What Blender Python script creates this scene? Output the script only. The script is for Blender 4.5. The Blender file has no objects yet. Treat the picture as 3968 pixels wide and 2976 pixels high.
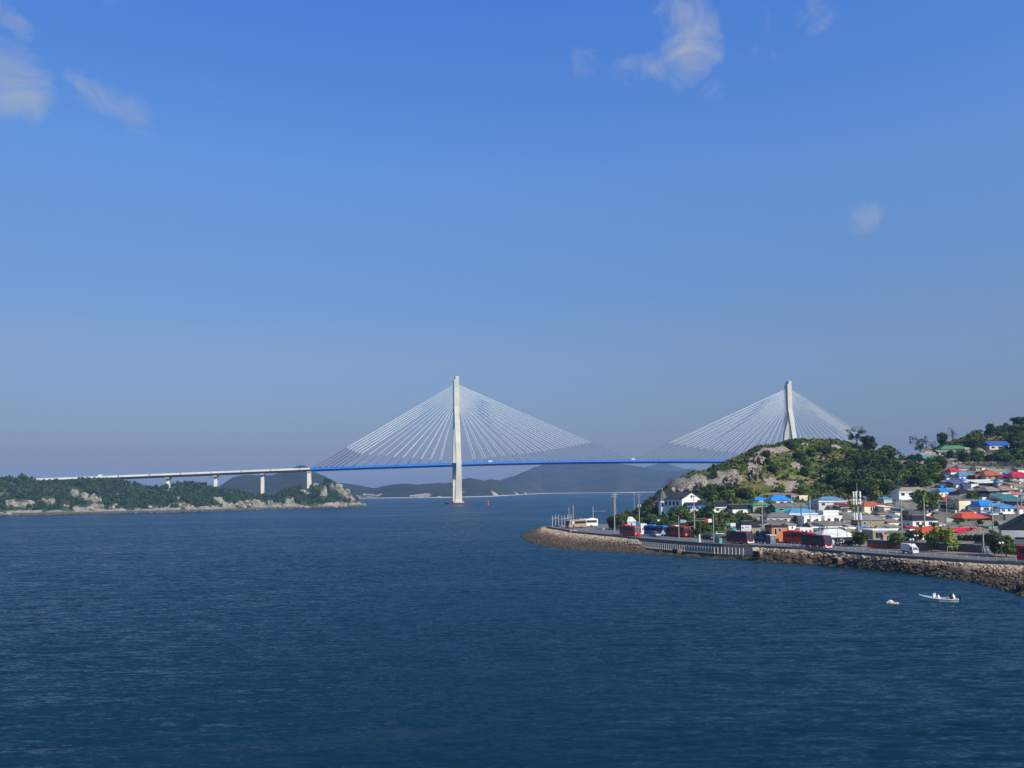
import bpy, bmesh, math, random
import numpy as np
from mathutils import Vector, Matrix, noise as mnoise
R = math.radians
random.seed(7); rng = np.random.default_rng(7)
scene = bpy.context.scene
COL = scene.collection

# ------------------------------------------------------------------ camera
FPX = 3211.0; CAMH = 19.2
PITCH = R(3.4); CY0 = 1893-3211.0*math.tan(R(3.4)); ROLL = R(0.72)      # CY0: principal row of the lens
cam_d = bpy.data.cameras.new("camera"); cam = bpy.data.objects.new("camera", cam_d); COL.objects.link(cam)
cam_d.sensor_width = 36; cam_d.lens = 36*FPX/3968; cam_d.shift_y = (CY0-1488)/3968; cam_d.clip_start = 0.5; cam_d.clip_end = 60000
f0 = Vector((0, math.cos(PITCH), math.sin(PITCH))); r0 = Vector((1, 0, 0)); u0 = Vector((0, -math.sin(PITCH), math.cos(PITCH)))
CR = r0*math.cos(ROLL) - u0*math.sin(ROLL); CU = u0*math.cos(ROLL) + r0*math.sin(ROLL)
M = Matrix((CR, CU, -f0)).transposed().to_4x4(); M.translation = Vector((0, 0, CAMH))
cam.matrix_world = M
scene.camera = cam
scene.render.resolution_x = 1024; scene.render.resolution_y = 768

# ------------------------------------------------------------------ light, sky
SUN_AZ = R(41); SUN_EL = R(34)          # azimuth measured from behind the camera towards the right
sdir = Vector((math.cos(SUN_EL)*math.sin(SUN_AZ), -math.cos(SUN_EL)*math.cos(SUN_AZ), math.sin(SUN_EL)))
sl = bpy.data.lights.new("sun", 'SUN'); sl.energy = 5.0; sl.angle = R(0.5); sl.color = (1.0, 0.93, 0.80)
so = bpy.data.objects.new("sun", sl); COL.objects.link(so)
so.rotation_euler = (-sdir).to_track_quat('-Z', 'Y').to_euler()
scene.view_settings.view_transform = 'Standard'; scene.view_settings.look = 'None'
scene.view_settings.gamma = 1.0; scene.view_settings.use_curve_mapping = False
scene.view_settings.exposure = 0.0
HAZE_DENSITY = 0.000128

def ray(px, py):
    d = f0 + CR*((px-1984)/FPX) + CU*((CY0-py)/FPX)
    return d/d.y

SKY_TINT = [(0.0,(.62,.51,.72)),(.044,(.65,.58,.82)),(.09,(.80,.82,1.0)),(.153,(1.12,1.13,1.23)),(.243,(1.27,1.47,1.62)),(.358,(1.48,2.0,2.24)),(.528,(1.25,2.1,3.0)),(.68,(1.15,1.85,2.5)),(1.0,(1.05,1.6,2.2))]
def world_nodes():
    w = bpy.data.worlds.new("World"); scene.world = w; w.use_nodes = True
    nt = w.node_tree; N = nt.nodes; L = nt.links; N.clear()
    out = N.new('ShaderNodeOutputWorld'); bg = N.new('ShaderNodeBackground'); bg.inputs[1].default_value = 0.075
    sky = N.new('ShaderNodeTexSky'); sky.sky_type = 'NISHITA'; sky.sun_disc = False
    sky.sun_elevation = SUN_EL; sky.sun_rotation = math.pi - SUN_AZ
    sky.air_density = 1.0; sky.dust_density = 0.9; sky.ozone_density = 2.6; sky.altitude = 0
    hs = N.new('ShaderNodeHueSaturation'); hs.inputs['Hue'].default_value = 0.512; hs.inputs['Saturation'].default_value = 1.12; hs.inputs['Value'].default_value = 1.0
    L.new(sky.outputs[0], hs.inputs['Color'])
    tc = N.new('ShaderNodeTexCoord')
    # clear-air tint of this sky by height above the horizon
    sx = N.new('ShaderNodeSeparateXYZ'); L.new(tc.outputs['Generated'], sx.inputs[0])
    cr = N.new('ShaderNodeValToRGB'); E = cr.color_ramp.elements; cr.color_ramp.interpolation = 'LINEAR'
    for i, (p, c) in enumerate(SKY_TINT):
        e = E[i] if i < 2 else E.new(p); e.position = p; e.color = (*[q/3 for q in c], 1)
    L.new(sx.outputs[2], cr.inputs[0])
    ml = N.new('ShaderNodeMixRGB'); ml.blend_type = 'MULTIPLY'; ml.inputs[0].default_value = 1; L.new(hs.outputs[0], ml.inputs[1]); L.new(cr.outputs[0], ml.inputs[2])
    hs = N.new('ShaderNodeVectorMath'); hs.operation = 'SCALE'; hs.inputs['Scale'].default_value = 3.0; L.new(ml.outputs[0], hs.inputs[0])
    side = N.new('ShaderNodeMath'); side.operation = 'MULTIPLY_ADD'; L.new(sx.outputs[0], side.inputs[0]); side.inputs[1].default_value = 0.55; side.inputs[2].default_value = 2.97; L.new(side.outputs[0], hs.inputs['Scale'])
    nz = N.new('ShaderNodeTexNoise'); nz.inputs['Scale'].default_value = 17; nz.inputs['Detail'].default_value = 9; nz.inputs['Roughness'].default_value = 0.60
    nz.inputs['Distortion'].default_value = 0.9
    L.new(tc.outputs['Generated'], nz.inputs['Vector'])
    def mth(op, a, b=None, c=None, clamp=False):
        m = N.new('ShaderNodeMath'); m.operation = op; m.use_clamp = clamp
        for i, v in enumerate((a, b, c)):
            if v is None: continue
            if isinstance(v, (int, float)): m.inputs[i].default_value = v
            else: L.new(v, m.inputs[i])
        return m.outputs[0]
    def dot(vec, scale):
        m = N.new('ShaderNodeVectorMath'); m.operation = 'DOT_PRODUCT'; L.new(tc.outputs['Generated'], m.inputs[0])
        m.inputs[1].default_value = tuple(vec*scale); return m.outputs['Value']
    clouds = [(30,280,150,130,25,.80),(15,85,120,85,20,.5),(410,385,190,75,25,.45),(520,10,70,90,60,.28),(690,262,120,45,25,.15),
              (2665,150,110,190,-20,.85),(2470,262,150,70,0,.6),(2610,50,95,50,25,.55),(2700,300,130,70,35,.5),(2285,250,75,60,45,.5),
              (3110,75,150,70,10,.4),(2945,205,90,60,0,.2),(2115,118,60,40,20,.2),(3365,840,80,62,-25,.80)]
    tot = None
    for cx, cy, rx, ry, rot, st in clouds:
        c = ray(cx, cy).normalized(); a = R(rot)
        e1 = CR*math.cos(a) - CU*math.sin(a); e2 = CR*math.sin(a) + CU*math.cos(a)
        e1 = (e1 - c*e1.dot(c)).normalized(); e2 = (e2 - c*e2.dot(c)).normalized()
        xa = dot(e1, FPX/(rx*1.22)); xb = dot(e2, FPX/(ry*1.22))
        r2 = mth('ADD', mth('MULTIPLY', xa, xa), mth('MULTIPLY', xb, xb))
        front = mth('GREATER_THAN', dot(c, 1.0), 0.5)
        m = mth('MULTIPLY', mth('SUBTRACT', 1.0, r2, clamp=True), front)
        m = mth('MULTIPLY', m, st)
        tot = m if tot is None else mth('MAXIMUM', tot, m)
    al = mth('MULTIPLY', mth('MULTIPLY', mth('SUBTRACT', mth('ADD', nz.outputs['Fac'], mth('MULTIPLY', tot, 0.46)), 0.64, clamp=True), 2.5), mth('MULTIPLY', tot, 3.0, clamp=True), clamp=True)
    al = mth('MULTIPLY', al, 0.75, clamp=True)
    mix = N.new('ShaderNodeMixRGB'); L.new(al, mix.inputs[0]); L.new(hs.outputs[0], mix.inputs[1]); mix.inputs[2].default_value = (5.3, 5.9, 7.0, 1)
    L.new(mix.outputs[0], bg.inputs[0]); L.new(bg.outputs[0], out.inputs[0])
world_nodes()

# ------------------------------------------------------------------ helpers
def onz(px, py, z):
    d = ray(px, py); t = (z-CAMH)/d.z
    return Vector((0, 0, CAMH)) + d*t
def onY(px, py, Y):
    return Vector((0, 0, CAMH)) + ray(px, py)*Y
def proj(p):
    q = Vector(p) - Vector((0, 0, CAMH)); z = q.dot(f0)
    return 1984 + FPX*q.dot(CR)/z, CY0 - FPX*q.dot(CU)/z

def tag(o, label=None, cat=None, group=None, kind=None):
    if label: o['label'] = label
    if cat: o['category'] = cat
    if group: o['group'] = group
    if kind: o['kind'] = kind
    return o
def empty(name, loc, rz=0.0, label=None, cat=None, group=None):
    o = bpy.data.objects.new(name, None); COL.objects.link(o); o.location = loc; o.rotation_euler = (0, 0, rz)
    o.empty_display_size = 0.5
    return tag(o, label, cat, group)
def copy_tree(o, parent=None):
    c = o.copy(); COL.objects.link(c)
    if parent: c.parent = parent
    for ch in [x for x in KIDS.get(o.name, [])]:
        copy_tree(ch, c)
    return c
KIDS = {}

class MB:
    def __init__(s): s.v = []; s.f = []; s.mi = []; s.cur = 0
    def face(s, pts):
        n = len(s.v); s.v += [tuple(p) for p in pts]; s.f.append(tuple(range(n, n+len(pts)))); s.mi.append(s.cur); return s
    def add(s, vs, fs):
        n = len(s.v); s.v += [tuple(p) for p in vs]; s.f += [tuple(i+n for i in f) for f in fs]; s.mi += [s.cur]*len(fs); return s
    def box(s, x0, x1, y0, y1, z0, z1):
        v = [(x0,y0,z0),(x1,y0,z0),(x1,y1,z0),(x0,y1,z0),(x0,y0,z1),(x1,y0,z1),(x1,y1,z1),(x0,y1,z1)]
        return s.add(v, [(0,3,2,1),(4,5,6,7),(0,1,5,4),(1,2,6,5),(2,3,7,6),(3,0,4,7)])
    def tube(s, a, b, ra, rb=None, n=8, cap=True):
        a = Vector(a); b = Vector(b); rb = ra if rb is None else rb
        d = (b-a).normalized(); x = d.orthogonal().normalized(); y = d.cross(x)
        vs = []
        for (p, r) in ((a, ra), (b, rb)):
            for i in range(n):
                t = 2*math.pi*i/n; vs.append(p + x*math.cos(t)*r + y*math.sin(t)*r)
        fs = [(i, (i+1) % n, n+(i+1) % n, n+i) for i in range(n)]
        if cap: fs += [tuple(range(n-1, -1, -1)), tuple(range(n, 2*n))]
        return s.add(vs, fs)
    def prism(s, prof, y0, y1):       # profile in x,z extruded along y
        n = len(prof); vs = [(x, y0, z) for x, z in prof] + [(x, y1, z) for x, z in prof]
        fs = [((i+1) % n, i, n+i, n+(i+1) % n) for i in range(n)] + [tuple(range(n)), tuple(range(2*n-1, n-1, -1))]
        return s.add(vs, fs)
    def loft(s, rings, closed=True, cap=True):
        n = len(rings[0]); vs = [p for r in rings for p in r]; fs = []
        for k in range(len(rings)-1):
            for i in range(n if closed else n-1):
                j = (i+1) % n; fs.append((k*n+i, k*n+j, (k+1)*n+j, (k+1)*n+i))
        if cap and closed: fs += [tuple(range(n-1, -1, -1)), tuple(range((len(rings)-1)*n, len(rings)*n))]
        return s.add(vs, fs)
    def blob(s, c, rx, ry, rz, n=8, m=5, jit=0.0):
        vs = [(c[0], c[1], c[2]-rz)]; fs = []
        for k in range(1, m):
            ph = math.pi*k/m - math.pi/2
            for i in range(n):
                t = 2*math.pi*i/n; q = 1+random.uniform(-jit, jit)
                vs.append((c[0]+rx*q*math.cos(ph)*math.cos(t), c[1]+ry*q*math.cos(ph)*math.sin(t), c[2]+rz*q*math.sin(ph)))
        vs.append((c[0], c[1], c[2]+rz)); top = len(vs)-1
        for i in range(n):
            j = (i+1) % n; fs.append((0, 1+j, 1+i)); fs.append((top, 1+(m-2)*n+i, 1+(m-2)*n+j))
            for k in range(m-2): fs.append((1+k*n+i, 1+k*n+j, 1+(k+1)*n+j, 1+(k+1)*n+i))
        return s.add(vs, fs)
    def build(s, name, m, parent=None, bevel=0, smooth=False, loc=None):
        me = bpy.data.meshes.new(name); me.from_pydata(s.v, [], s.f)
        ms = m if isinstance(m, (list, tuple)) else [m]
        for k in ms: me.materials.append(k)
        if len(ms) > 1: me.polygons.foreach_set('material_index', s.mi)
        if smooth: me.polygons.foreach_set('use_smooth', [True]*len(me.polygons))
        me.update()
        o = bpy.data.objects.new(name, me); COL.objects.link(o)
        if loc is not None: o.location = loc
        if parent: o.parent = parent; KIDS.setdefault(parent.name, []).append(o)
        if bevel:
            b = o.modifiers.new('bevel', 'BEVEL'); b.width = bevel; b.segments = 2; b.limit_method = 'ANGLE'; b.angle_limit = R(40)
        return o

def np_mesh(name, V, F, m, parent=None, smooth=False):
    me = bpy.data.meshes.new(name); V = np.asarray(V, dtype=np.float32); F = np.asarray(F, dtype=np.int32)
    k = F.shape[1]; me.vertices.add(len(V)); me.vertices.foreach_set('co', V.ravel())
    me.loops.add(F.size); me.loops.foreach_set('vertex_index', F.ravel())
    me.polygons.add(len(F)); me.polygons.foreach_set('loop_start', np.arange(0, F.size, k, dtype=np.int32)); me.polygons.foreach_set('loop_total', np.full(len(F), k, dtype=np.int32))
    if smooth: me.polygons.foreach_set('use_smooth', np.ones(len(F), dtype=bool))
    me.update(calc_edges=True); me.materials.append(m)
    o = bpy.data.objects.new(name, me); COL.objects.link(o)
    if parent: o.parent = parent; KIDS.setdefault(parent.name, []).append(o)
    return o

# vectorised value noise
def _hash(ix, iy, s):
    h = np.sin(ix*127.1 + iy*311.7 + s*74.7)*43758.5453
    return h - np.floor(h)
def vnoise(x, y, s=0):
    ix = np.floor(x); iy = np.floor(y); fx = x-ix; fy = y-iy
    fx = fx*fx*(3-2*fx); fy = fy*fy*(3-2*fy)
    a = _hash(ix, iy, s); b = _hash(ix+1, iy, s); c = _hash(ix, iy+1, s); d = _hash(ix+1, iy+1, s)
    return (a*(1-fx)+b*fx)*(1-fy) + (c*(1-fx)+d*fx)*fy - 0.5
def fbm(x, y, o=4, s=0):
    t = 0; a = 1.0
    for k in range(o): t = t + a*vnoise(x, y, s+k); x = x*2.03+5.1; y = y*2.03-3.7; a *= 0.5
    return t

# ------------------------------------------------------------------ materials
MATS = {}
def mat(name, col, rough=0.8, col2=None, nscale=1.0, bump=0.0, bscale=None, metal=0.0, obj_var=0.0, spec=0.3, contrast=(0.35, 0.65), coords='Object'):
    if name in MATS: return MATS[name]
    m = bpy.data.materials.new(name); m.use_nodes = True; nt = m.node_tree; N = nt.nodes; L = nt.links
    b = N['Principled BSDF']; b.inputs['Roughness'].default_value = rough; b.inputs['Metallic'].default_value = metal
    b.inputs['Specular IOR Level'].default_value = spec
    if col2 is None: col2 = tuple(c*0.78 for c in col)
    geo = N.new('ShaderNodeNewGeometry')
    nz = N.new('ShaderNodeTexNoise'); nz.inputs['Scale'].default_value = nscale; nz.inputs['Detail'].default_value = 5; nz.inputs['Roughness'].default_value = 0.6
    L.new(geo.outputs['Position'], nz.inputs['Vector'])
    cr = N.new('ShaderNodeValToRGB'); cr.color_ramp.elements[0].position = contrast[0]; cr.color_ramp.elements[1].position = contrast[1]
    cr.color_ramp.elements[0].color = (*col2, 1); cr.color_ramp.elements[1].color = (*col, 1)
    L.new(nz.outputs['Fac'], cr.inputs[0]); last = cr.outputs[0]
    if obj_var:
        oi = N.new('ShaderNodeObjectInfo'); hs = N.new('ShaderNodeHueSaturation')
        mr = N.new('ShaderNodeMapRange'); mr.inputs[3].default_value = 1-obj_var; mr.inputs[4].default_value = 1+obj_var
        L.new(oi.outputs['Random'], mr.inputs[0]); L.new(mr.outputs[0], hs.inputs['Value']); L.new(last, hs.inputs['Color']); last = hs.outputs[0]
    L.new(last, b.inputs['Base Color'])
    if bump:
        n2 = N.new('ShaderNodeTexNoise'); n2.inputs['Scale'].default_value = bscale or nscale*3; n2.inputs['Detail'].default_value = 6
        L.new(geo.outputs['Position'], n2.inputs['Vector'])
        bp = N.new('ShaderNodeBump'); bp.inputs['Strength'].default_value = 1.0; bp.inputs['Distance'].default_value = bump
        L.new(n2.outputs['Fac'], bp.inputs['Height']); L.new(bp.outputs[0], b.inputs['Normal'])
    MATS[name] = m; return m
def srgb(r, g, b, k=1.0):
    f = lambda c: ((c/255)/12.92 if c/255 <= 0.04045 else ((c/255+0.055)/1.055)**2.4)*k
    return (f(r), f(g), f(b))

def leaf_mat(name, c1, c2, nscale=0.5, var=0.25):
    m = mat(name, c1, 0.75, c2, nscale, obj_var=var, spec=0.25, contrast=(0.38, 0.62))
    return m
M_LEAF = leaf_mat('leaves_green', (0.115, 0.165, 0.026), (0.045, 0.085, 0.014))
M_LEAFD = leaf_mat('leaves_dark', (0.060, 0.100, 0.022), (0.022, 0.046, 0.012))
M_LEAFY = leaf_mat('leaves_yellow', (0.27, 0.29, 0.025), (0.11, 0.15, 0.016))
M_PINE = leaf_mat('pine_needles', (0.040, 0.074, 0.028), (0.015, 0.034, 0.016), 0.12, 0.2)
M_BARK = mat('bark', (0.10, 0.075, 0.055), 0.9, nscale=3)
M_CONC = mat('concrete', (0.36, 0.35, 0.32), 0.85, (0.24, 0.235, 0.22), 0.6, 0.02, 4)
M_CONCL = mat('pale_concrete', (0.55, 0.53, 0.46), 0.8, (0.44, 0.42, 0.37), 0.08, spec=0.2)
M_GLASS = mat('window_glass', (0.012, 0.016, 0.022), 0.12, (0.02, 0.025, 0.03), 0.7, spec=0.6)
M_FRAME = mat('window_frame', (0.62, 0.62, 0.58), 0.5, nscale=4)
M_DARK = mat('dark_metal', (0.03, 0.03, 0.032), 0.5, nscale=5)
M_TYRE = mat('tyre_rubber', (0.015, 0.015, 0.015), 0.85, nscale=8)
M_RIM = mat('wheel_rim', (0.5, 0.5, 0.5), 0.3, nscale=8, metal=0.7)
M_LAMP = mat('lamp_glass', (0.8, 0.8, 0.76), 0.15, (0.7, 0.7, 0.66), 4, spec=0.6)
M_POLE = mat('pole_concrete', (0.40, 0.37, 0.30), 0.8, (0.28, 0.26, 0.21), 1.2)
M_STEEL = mat('galvanised_steel', (0.42, 0.44, 0.45), 0.45, (0.32, 0.34, 0.35), 2, metal=0.2)
M_WHITE = mat('white_paint', (0.78, 0.78, 0.75), 0.5, (0.62, 0.62, 0.58), 0.8)
# ================================================================== SETTING
def water():
    m = bpy.data.materials.new('sea_water'); m.use_nodes = True; nt = m.node_tree; N = nt.nodes; L = nt.links
    b = N['Principled BSDF']; b.inputs['IOR'].default_value = 1.33; b.inputs['Specular IOR Level'].default_value = 0.16; b.inputs['Specular Tint'].default_value = (0.50, 0.86, 1.0, 1)
    geo = N.new('ShaderNodeNewGeometry')
    def noise(scale, sx, sy, detail=3, rough=0.55, dist=0.0, rot=0.0):
        mp = N.new('ShaderNodeMapping'); mp.inputs['Scale'].default_value = (sx, sy, 1); mp.inputs['Rotation'].default_value = (0, 0, rot)
        L.new(geo.outputs['Position'], mp.inputs['Vector'])
        n = N.new('ShaderNodeTexNoise'); n.inputs['Scale'].default_value = scale; n.inputs['Detail'].default_value = detail
        n.inputs['Roughness'].default_value = rough; n.inputs['Distortion'].default_value = dist
        L.new(mp.outputs[0], n.inputs['Vector']); return n.outputs['Fac']
    def mth(op, a, b_=None, clamp=False):
        q = N.new('ShaderNodeMath'); q.operation = op; q.use_clamp = clamp
        for i, v in enumerate((a, b_)):
            if v is None: continue
            if isinstance(v, (int, float)): q.inputs[i].default_value = v
            else: L.new(v, q.inputs[i])
        return q.outputs[0]
    swell = noise(1.0, 0.07, 0.30, 3, 0.55, 0.5, R(-6)); wav = noise(1.0, 0.30, 1.05, 4, 0.6, 0.6, R(5)); rip = noise(1.0, 1.4, 3.4, 3, 0.6, 0.2, R(-12))
    patch = noise(1.0, 0.004, 0.014, 5, 0.6, 1.2, R(14)); patch2 = noise(1.0, 0.012, 0.05, 5, 0.65, 1.5, R(10))
    # wave slopes from three scales of chop, turned straight into a surface normal
    amp = mth('ADD', 0.10, mth('MULTIPLY', patch, 2.5))
    acc = None
    for tex, a in ((swell, 1.0), (wav, 1.9), (rip, 1.3)):
        sb = N.new('ShaderNodeVectorMath'); sb.operation = 'SUBTRACT'; L.new(tex.node.outputs['Color'], sb.inputs[0]); sb.inputs[1].default_value = (.5, .5, .5)
        ml = N.new('ShaderNodeVectorMath'); ml.operation = 'MULTIPLY'; L.new(sb.outputs[0], ml.inputs[0]); ml.inputs[1].default_value = (a*.6, a, 0)
        if acc is None: acc = ml.outputs[0]
        else: ad = N.new('ShaderNodeVectorMath'); L.new(acc, ad.inputs[0]); L.new(ml.outputs[0], ad.inputs[1]); acc = ad.outputs[0]
    # the lit-side wave faces dominate at this low angle: steep faces lean one way, backs stay nearly flat
    ab = N.new('ShaderNodeVectorMath'); ab.operation = 'ABSOLUTE'; L.new(acc, ab.inputs[0]); s3 = N.new('ShaderNodeSeparateXYZ'); L.new(ab.outputs[0], s3.inputs[0]); s4 = N.new('ShaderNodeSeparateXYZ'); L.new(acc, s4.inputs[0])
    cb = N.new('ShaderNodeCombineXYZ'); L.new(s4.outputs[0], cb.inputs[0]); L.new(mth('MULTIPLY', mth('ADD', s3.outputs[1], 0.03), -1.0), cb.inputs[1]); acc = cb.outputs[0]
    sc = N.new('ShaderNodeVectorMath'); sc.operation = 'SCALE'; L.new(acc, sc.inputs[0]); L.new(amp, sc.inputs['Scale'])
    up = N.new('ShaderNodeVectorMath'); L.new(sc.outputs[0], up.inputs[0]); up.inputs[1].default_value = (0, 0, 1)
    nm = N.new('ShaderNodeVectorMath'); nm.operation = 'NORMALIZE'; L.new(up.outputs[0], nm.inputs[0]); L.new(nm.outputs[0], b.inputs['Normal'])
    cr = N.new('ShaderNodeValToRGB'); cr.color_ramp.elements[0].position = 0.35; cr.color_ramp.elements[1].position = 0.68
    cr.color_ramp.elements[0].color = (0.004, 0.022, 0.039, 1); cr.color_ramp.elements[1].color = (0.006, 0.032, 0.058, 1)
    L.new(patch, cr.inputs[0])
    foam = mth('MULTIPLY', mth('SUBTRACT', patch2, 0.62, True), 0.15, True)
    foam = mth('MULTIPLY', foam, mth('ADD', 0.3, wav))
    mx = N.new('ShaderNodeMixRGB'); L.new(foam, mx.inputs[0]); L.new(cr.outputs[0], mx.inputs[1]); mx.inputs[2].default_value = (0.45, 0.5, 0.55, 1)
    L.new(mx.outputs[0], b.inputs['Base Color'])
    L.new(mth('ADD', 0.02, mth('MULTIPLY', patch, 0.16)), b.inputs['Roughness'])
    mb = MB(); mb.face([(-6600, -60, 0), (6600, -60, 0), (6600, 6600, 0), (-6600, 6600, 0)])
    o = mb.build('sea', m); tag(o, 'dark blue rippled sea filling the lower half', 'sea', kind='structure')
water()

# ---- quay line in plan (top edge, z=3)
QZ = 3.0
qpx = [(2120,2045),(2170,2054),(2225,2064),(2310,2072),(2400,2081),(2491,2092),(2600,2101),(2700,2109),(2800,2115),(2905,2119),(2950,2121),(3050,2127),(3175,2136),(3267,2144),(3420,2156),(3530,2164),(3650,2172),(3777,2180),(3850,2184),(3968,2190),(4120,2198)]
Q = [onz(x, y, QZ) for x, y in qpx]
def offset(pts, d):
    """offset a plan polyline sideways, positive = inland"""
    out = []
    for i, p in enumerate(pts):
        a = pts[max(0, i-1)]; b = pts[min(len(pts)-1, i+1)]
        t = Vector((b.x-a.x, b.y-a.y)).normalized(); n = Vector((-t.y, t.x))
        out.append(Vector((p.x+n.x*d, p.y+n.y*d, p.z)))
    return out
def q_at(px):
    """point of the quay edge seen at column px and the local heading (towards the right)"""
    for i in range(len(qpx)-1):
        if qpx[i][0] <= px <= qpx[i+1][0]:
            t = (px-qpx[i][0])/(qpx[i+1][0]-qpx[i][0]); p = Q[i].lerp(Q[i+1], t)
            d = Q[min(i+2, len(Q)-1)]-Q[max(i-1, 0)]; return p, math.atan2(d.y, d.x)
    d = Q[-1]-Q[-2]; return Q[-1], math.atan2(d.y, d.x)

M_ASPH = mat('asphalt', (0.15, 0.15, 0.145), 0.9, (0.11, 0.11, 0.108), 0.35, 0.01, 8)
M_APRON = mat('worn_concrete_apron', (0.19, 0.185, 0.17), 0.9, (0.135, 0.132, 0.125), 0.25)
M_PAVE = mat('paving_tan', (0.33, 0.24, 0.18), 0.85, (0.24, 0.18, 0.14), 0.8)
M_LINE = mat('road_paint', (0.6, 0.6, 0.56), 0.7, (0.42, 0.42, 0.4), 2)
M_LINEY = mat('road_paint_yellow', (0.6, 0.42, 0.08), 0.7, (0.4, 0.3, 0.08), 2)

def ground_sheet():
    back = [onz(2123, 2038, QZ), onz(2215, 2034, QZ), onz(2307, 2030.5, QZ), onz(2356, 2030.5, QZ), Vector((60, 372, QZ)), Vector((110, 350, QZ)), Vector((180, 300, QZ)), Vector((220, 235, QZ)), Vector((160, 170, QZ))]
    poly = [p.copy() for p in Q] + back[::-1]
    bm = bmesh.new(); vs = [bm.verts.new(p) for p in poly]; f = bm.faces.new(vs)
    f.normal_update()
    if f.normal.z < 0: f.normal_flip()
    r = bmesh.ops.extrude_face_region(bm, geom=[f]); bot = [v for v in r['geom'] if isinstance(v, bmesh.types.BMVert)]
    for v in bot: v.co.z = -2.5
    bmesh.ops.triangulate(bm, faces=bm.faces[:]); bmesh.ops.recalc_face_normals(bm, faces=bm.faces[:])
    me = bpy.data.meshes.new('quay_ground'); bm.to_mesh(me); bm.free(); me.materials.append(M_APRON)
    o = bpy.data.objects.new('ground', me); COL.objects.link(o); tag(o, 'grey concrete quay apron on the cape', 'ground', kind='structure')
ground_sheet()

def strip(name, d0, d1, z, m, i0=5, i1=None, label=None, kind='structure', thick=0.0):
    pts = [Vector((p.x, p.y, z)) for p in Q[i0:i1]]
    A = offset(pts, d0); B = offset(pts, d1); mb = MB()
    for i in range(len(pts)-1):
        mb.face([A[i], A[i+1], B[i+1], B[i]])
        if thick:
            lo = lambda p: Vector((p.x, p.y, p.z-thick))
            mb.face([lo(A[i]), lo(A[i+1]), A[i+1], A[i]]); mb.face([B[i], B[i+1], lo(B[i+1]), lo(B[i])])
    if thick:
        lo = lambda p: Vector((p.x, p.y, p.z-thick))
        mb.face([lo(A[0]), A[0], B[0], lo(B[0])]); mb.face([A[-1], lo(A[-1]), lo(B[-1]), B[-1]])
    o = mb.build(name, m); tag(o, label, name.split('_')[-1], kind=kind); return o
strip('road', 2.4, 12.5, QZ+0.004, M_ASPH, 3, None, 'grey asphalt road along the quay')
pv = strip('pavement', 16.6, 27, QZ+0.13, M_PAVE, 13, None, 'tan brick pavement under the street trees', thick=0.14)
strip('kerb', 0.05, 0.45, QZ+0.5, mat('parapet_concrete', (0.13, 0.135, 0.12), 0.9, (0.085, 0.09, 0.075), 0.7), 0, None, 'dark weathered low parapet along the quay edge', thick=0.5)
def road_marks():
    mb = MB(); L = [Vector((p.x, p.y, QZ+0.008)) for p in Q[5:]]
    def seg(d, w, dash, gap, m=None):
        C = offset(L, d); tot = 0
        for i in range(len(C)-1):
            a, b = C[i], C[i+1]; ln = (b-a).length; t = (b-a).normalized(); n = Vector((-t.y, t.x, 0)); s = 0
            while s < ln:
                e = min(ln, s+dash) if gap else ln
                p = a+t*s; q = a+t*e; mb.face([p-n*w/2, q-n*w/2, q+n*w/2, p+n*w/2]); s = e+gap if gap else ln
    seg(2.9, 0.15, 0, 0); seg(12.0, 0.15, 0, 0); seg(5.1, .15, 5, 5); seg(9.8, 0.15, 5, 5)
    o = mb.build('road_marking', M_LINE); tag(o, 'white painted lane lines on the quay road', 'road marking', kind='structure')
    mb2 = MB(); C = offset(L, 7.45)
    for dd in (-0.18, 0.18):
        for i in range(len(C)-1):
            a, b = C[i], C[i+1]; t = (b-a).normalized(); n = Vector((-t.y, t.x, 0))
            mb2.face([a+n*(dd-.07), b+n*(dd-.07), b+n*(dd+.07), a+n*(dd+.07)])
    o = mb2.build('centre_marking', M_LINEY); tag(o, 'double yellow centre line of the quay road', 'road marking', kind='structure')
road_marks()

# ---- rock revetment: stone slope with loose boulders
RV = [((2116,2040),QZ-.5,(2050,2062)),((2116,2043),QZ-.3,(2022,2078)),((2120,2046),QZ-.1,(2034,2090)),((2150,2051),QZ,(2062,2103)),((2200,2060),QZ,(2130,2119)),((2260,2068),QZ,(2220,2129)),((2340,2076),QZ,(2330,2136)),((2400,2081),QZ,(2400,2140)),((2470,2090),QZ,(2470,2144)),
      ((2497,2124),1.0,(2497,2146)),((2600,2131),1.0,(2600,2152)),((2700,2138),1.0,(2700,2161)),((2800,2145),1.0,(2800,2166)),((2900,2151),1.0,(2895,2171)),
      ((2925,2119),QZ,(2925,2173)),((3050,2127),QZ,(3050,2183)),((3175,2136),QZ,(3180,2191)),((3267,2144),QZ,(3270,2198)),((3420,2156),QZ,(3420,2213)),((3530,2164),QZ,(3530,2225)),((3650,2172),QZ,(3650,2239)),((3777,2180),QZ,(3777,2259)),((3850,2184),QZ,(3850,2276)),((3910,2187),QZ,(3910,2291)),((3968,2190),QZ,(3968,2308)),((4080,2196),QZ,(4085,2345))]
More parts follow.
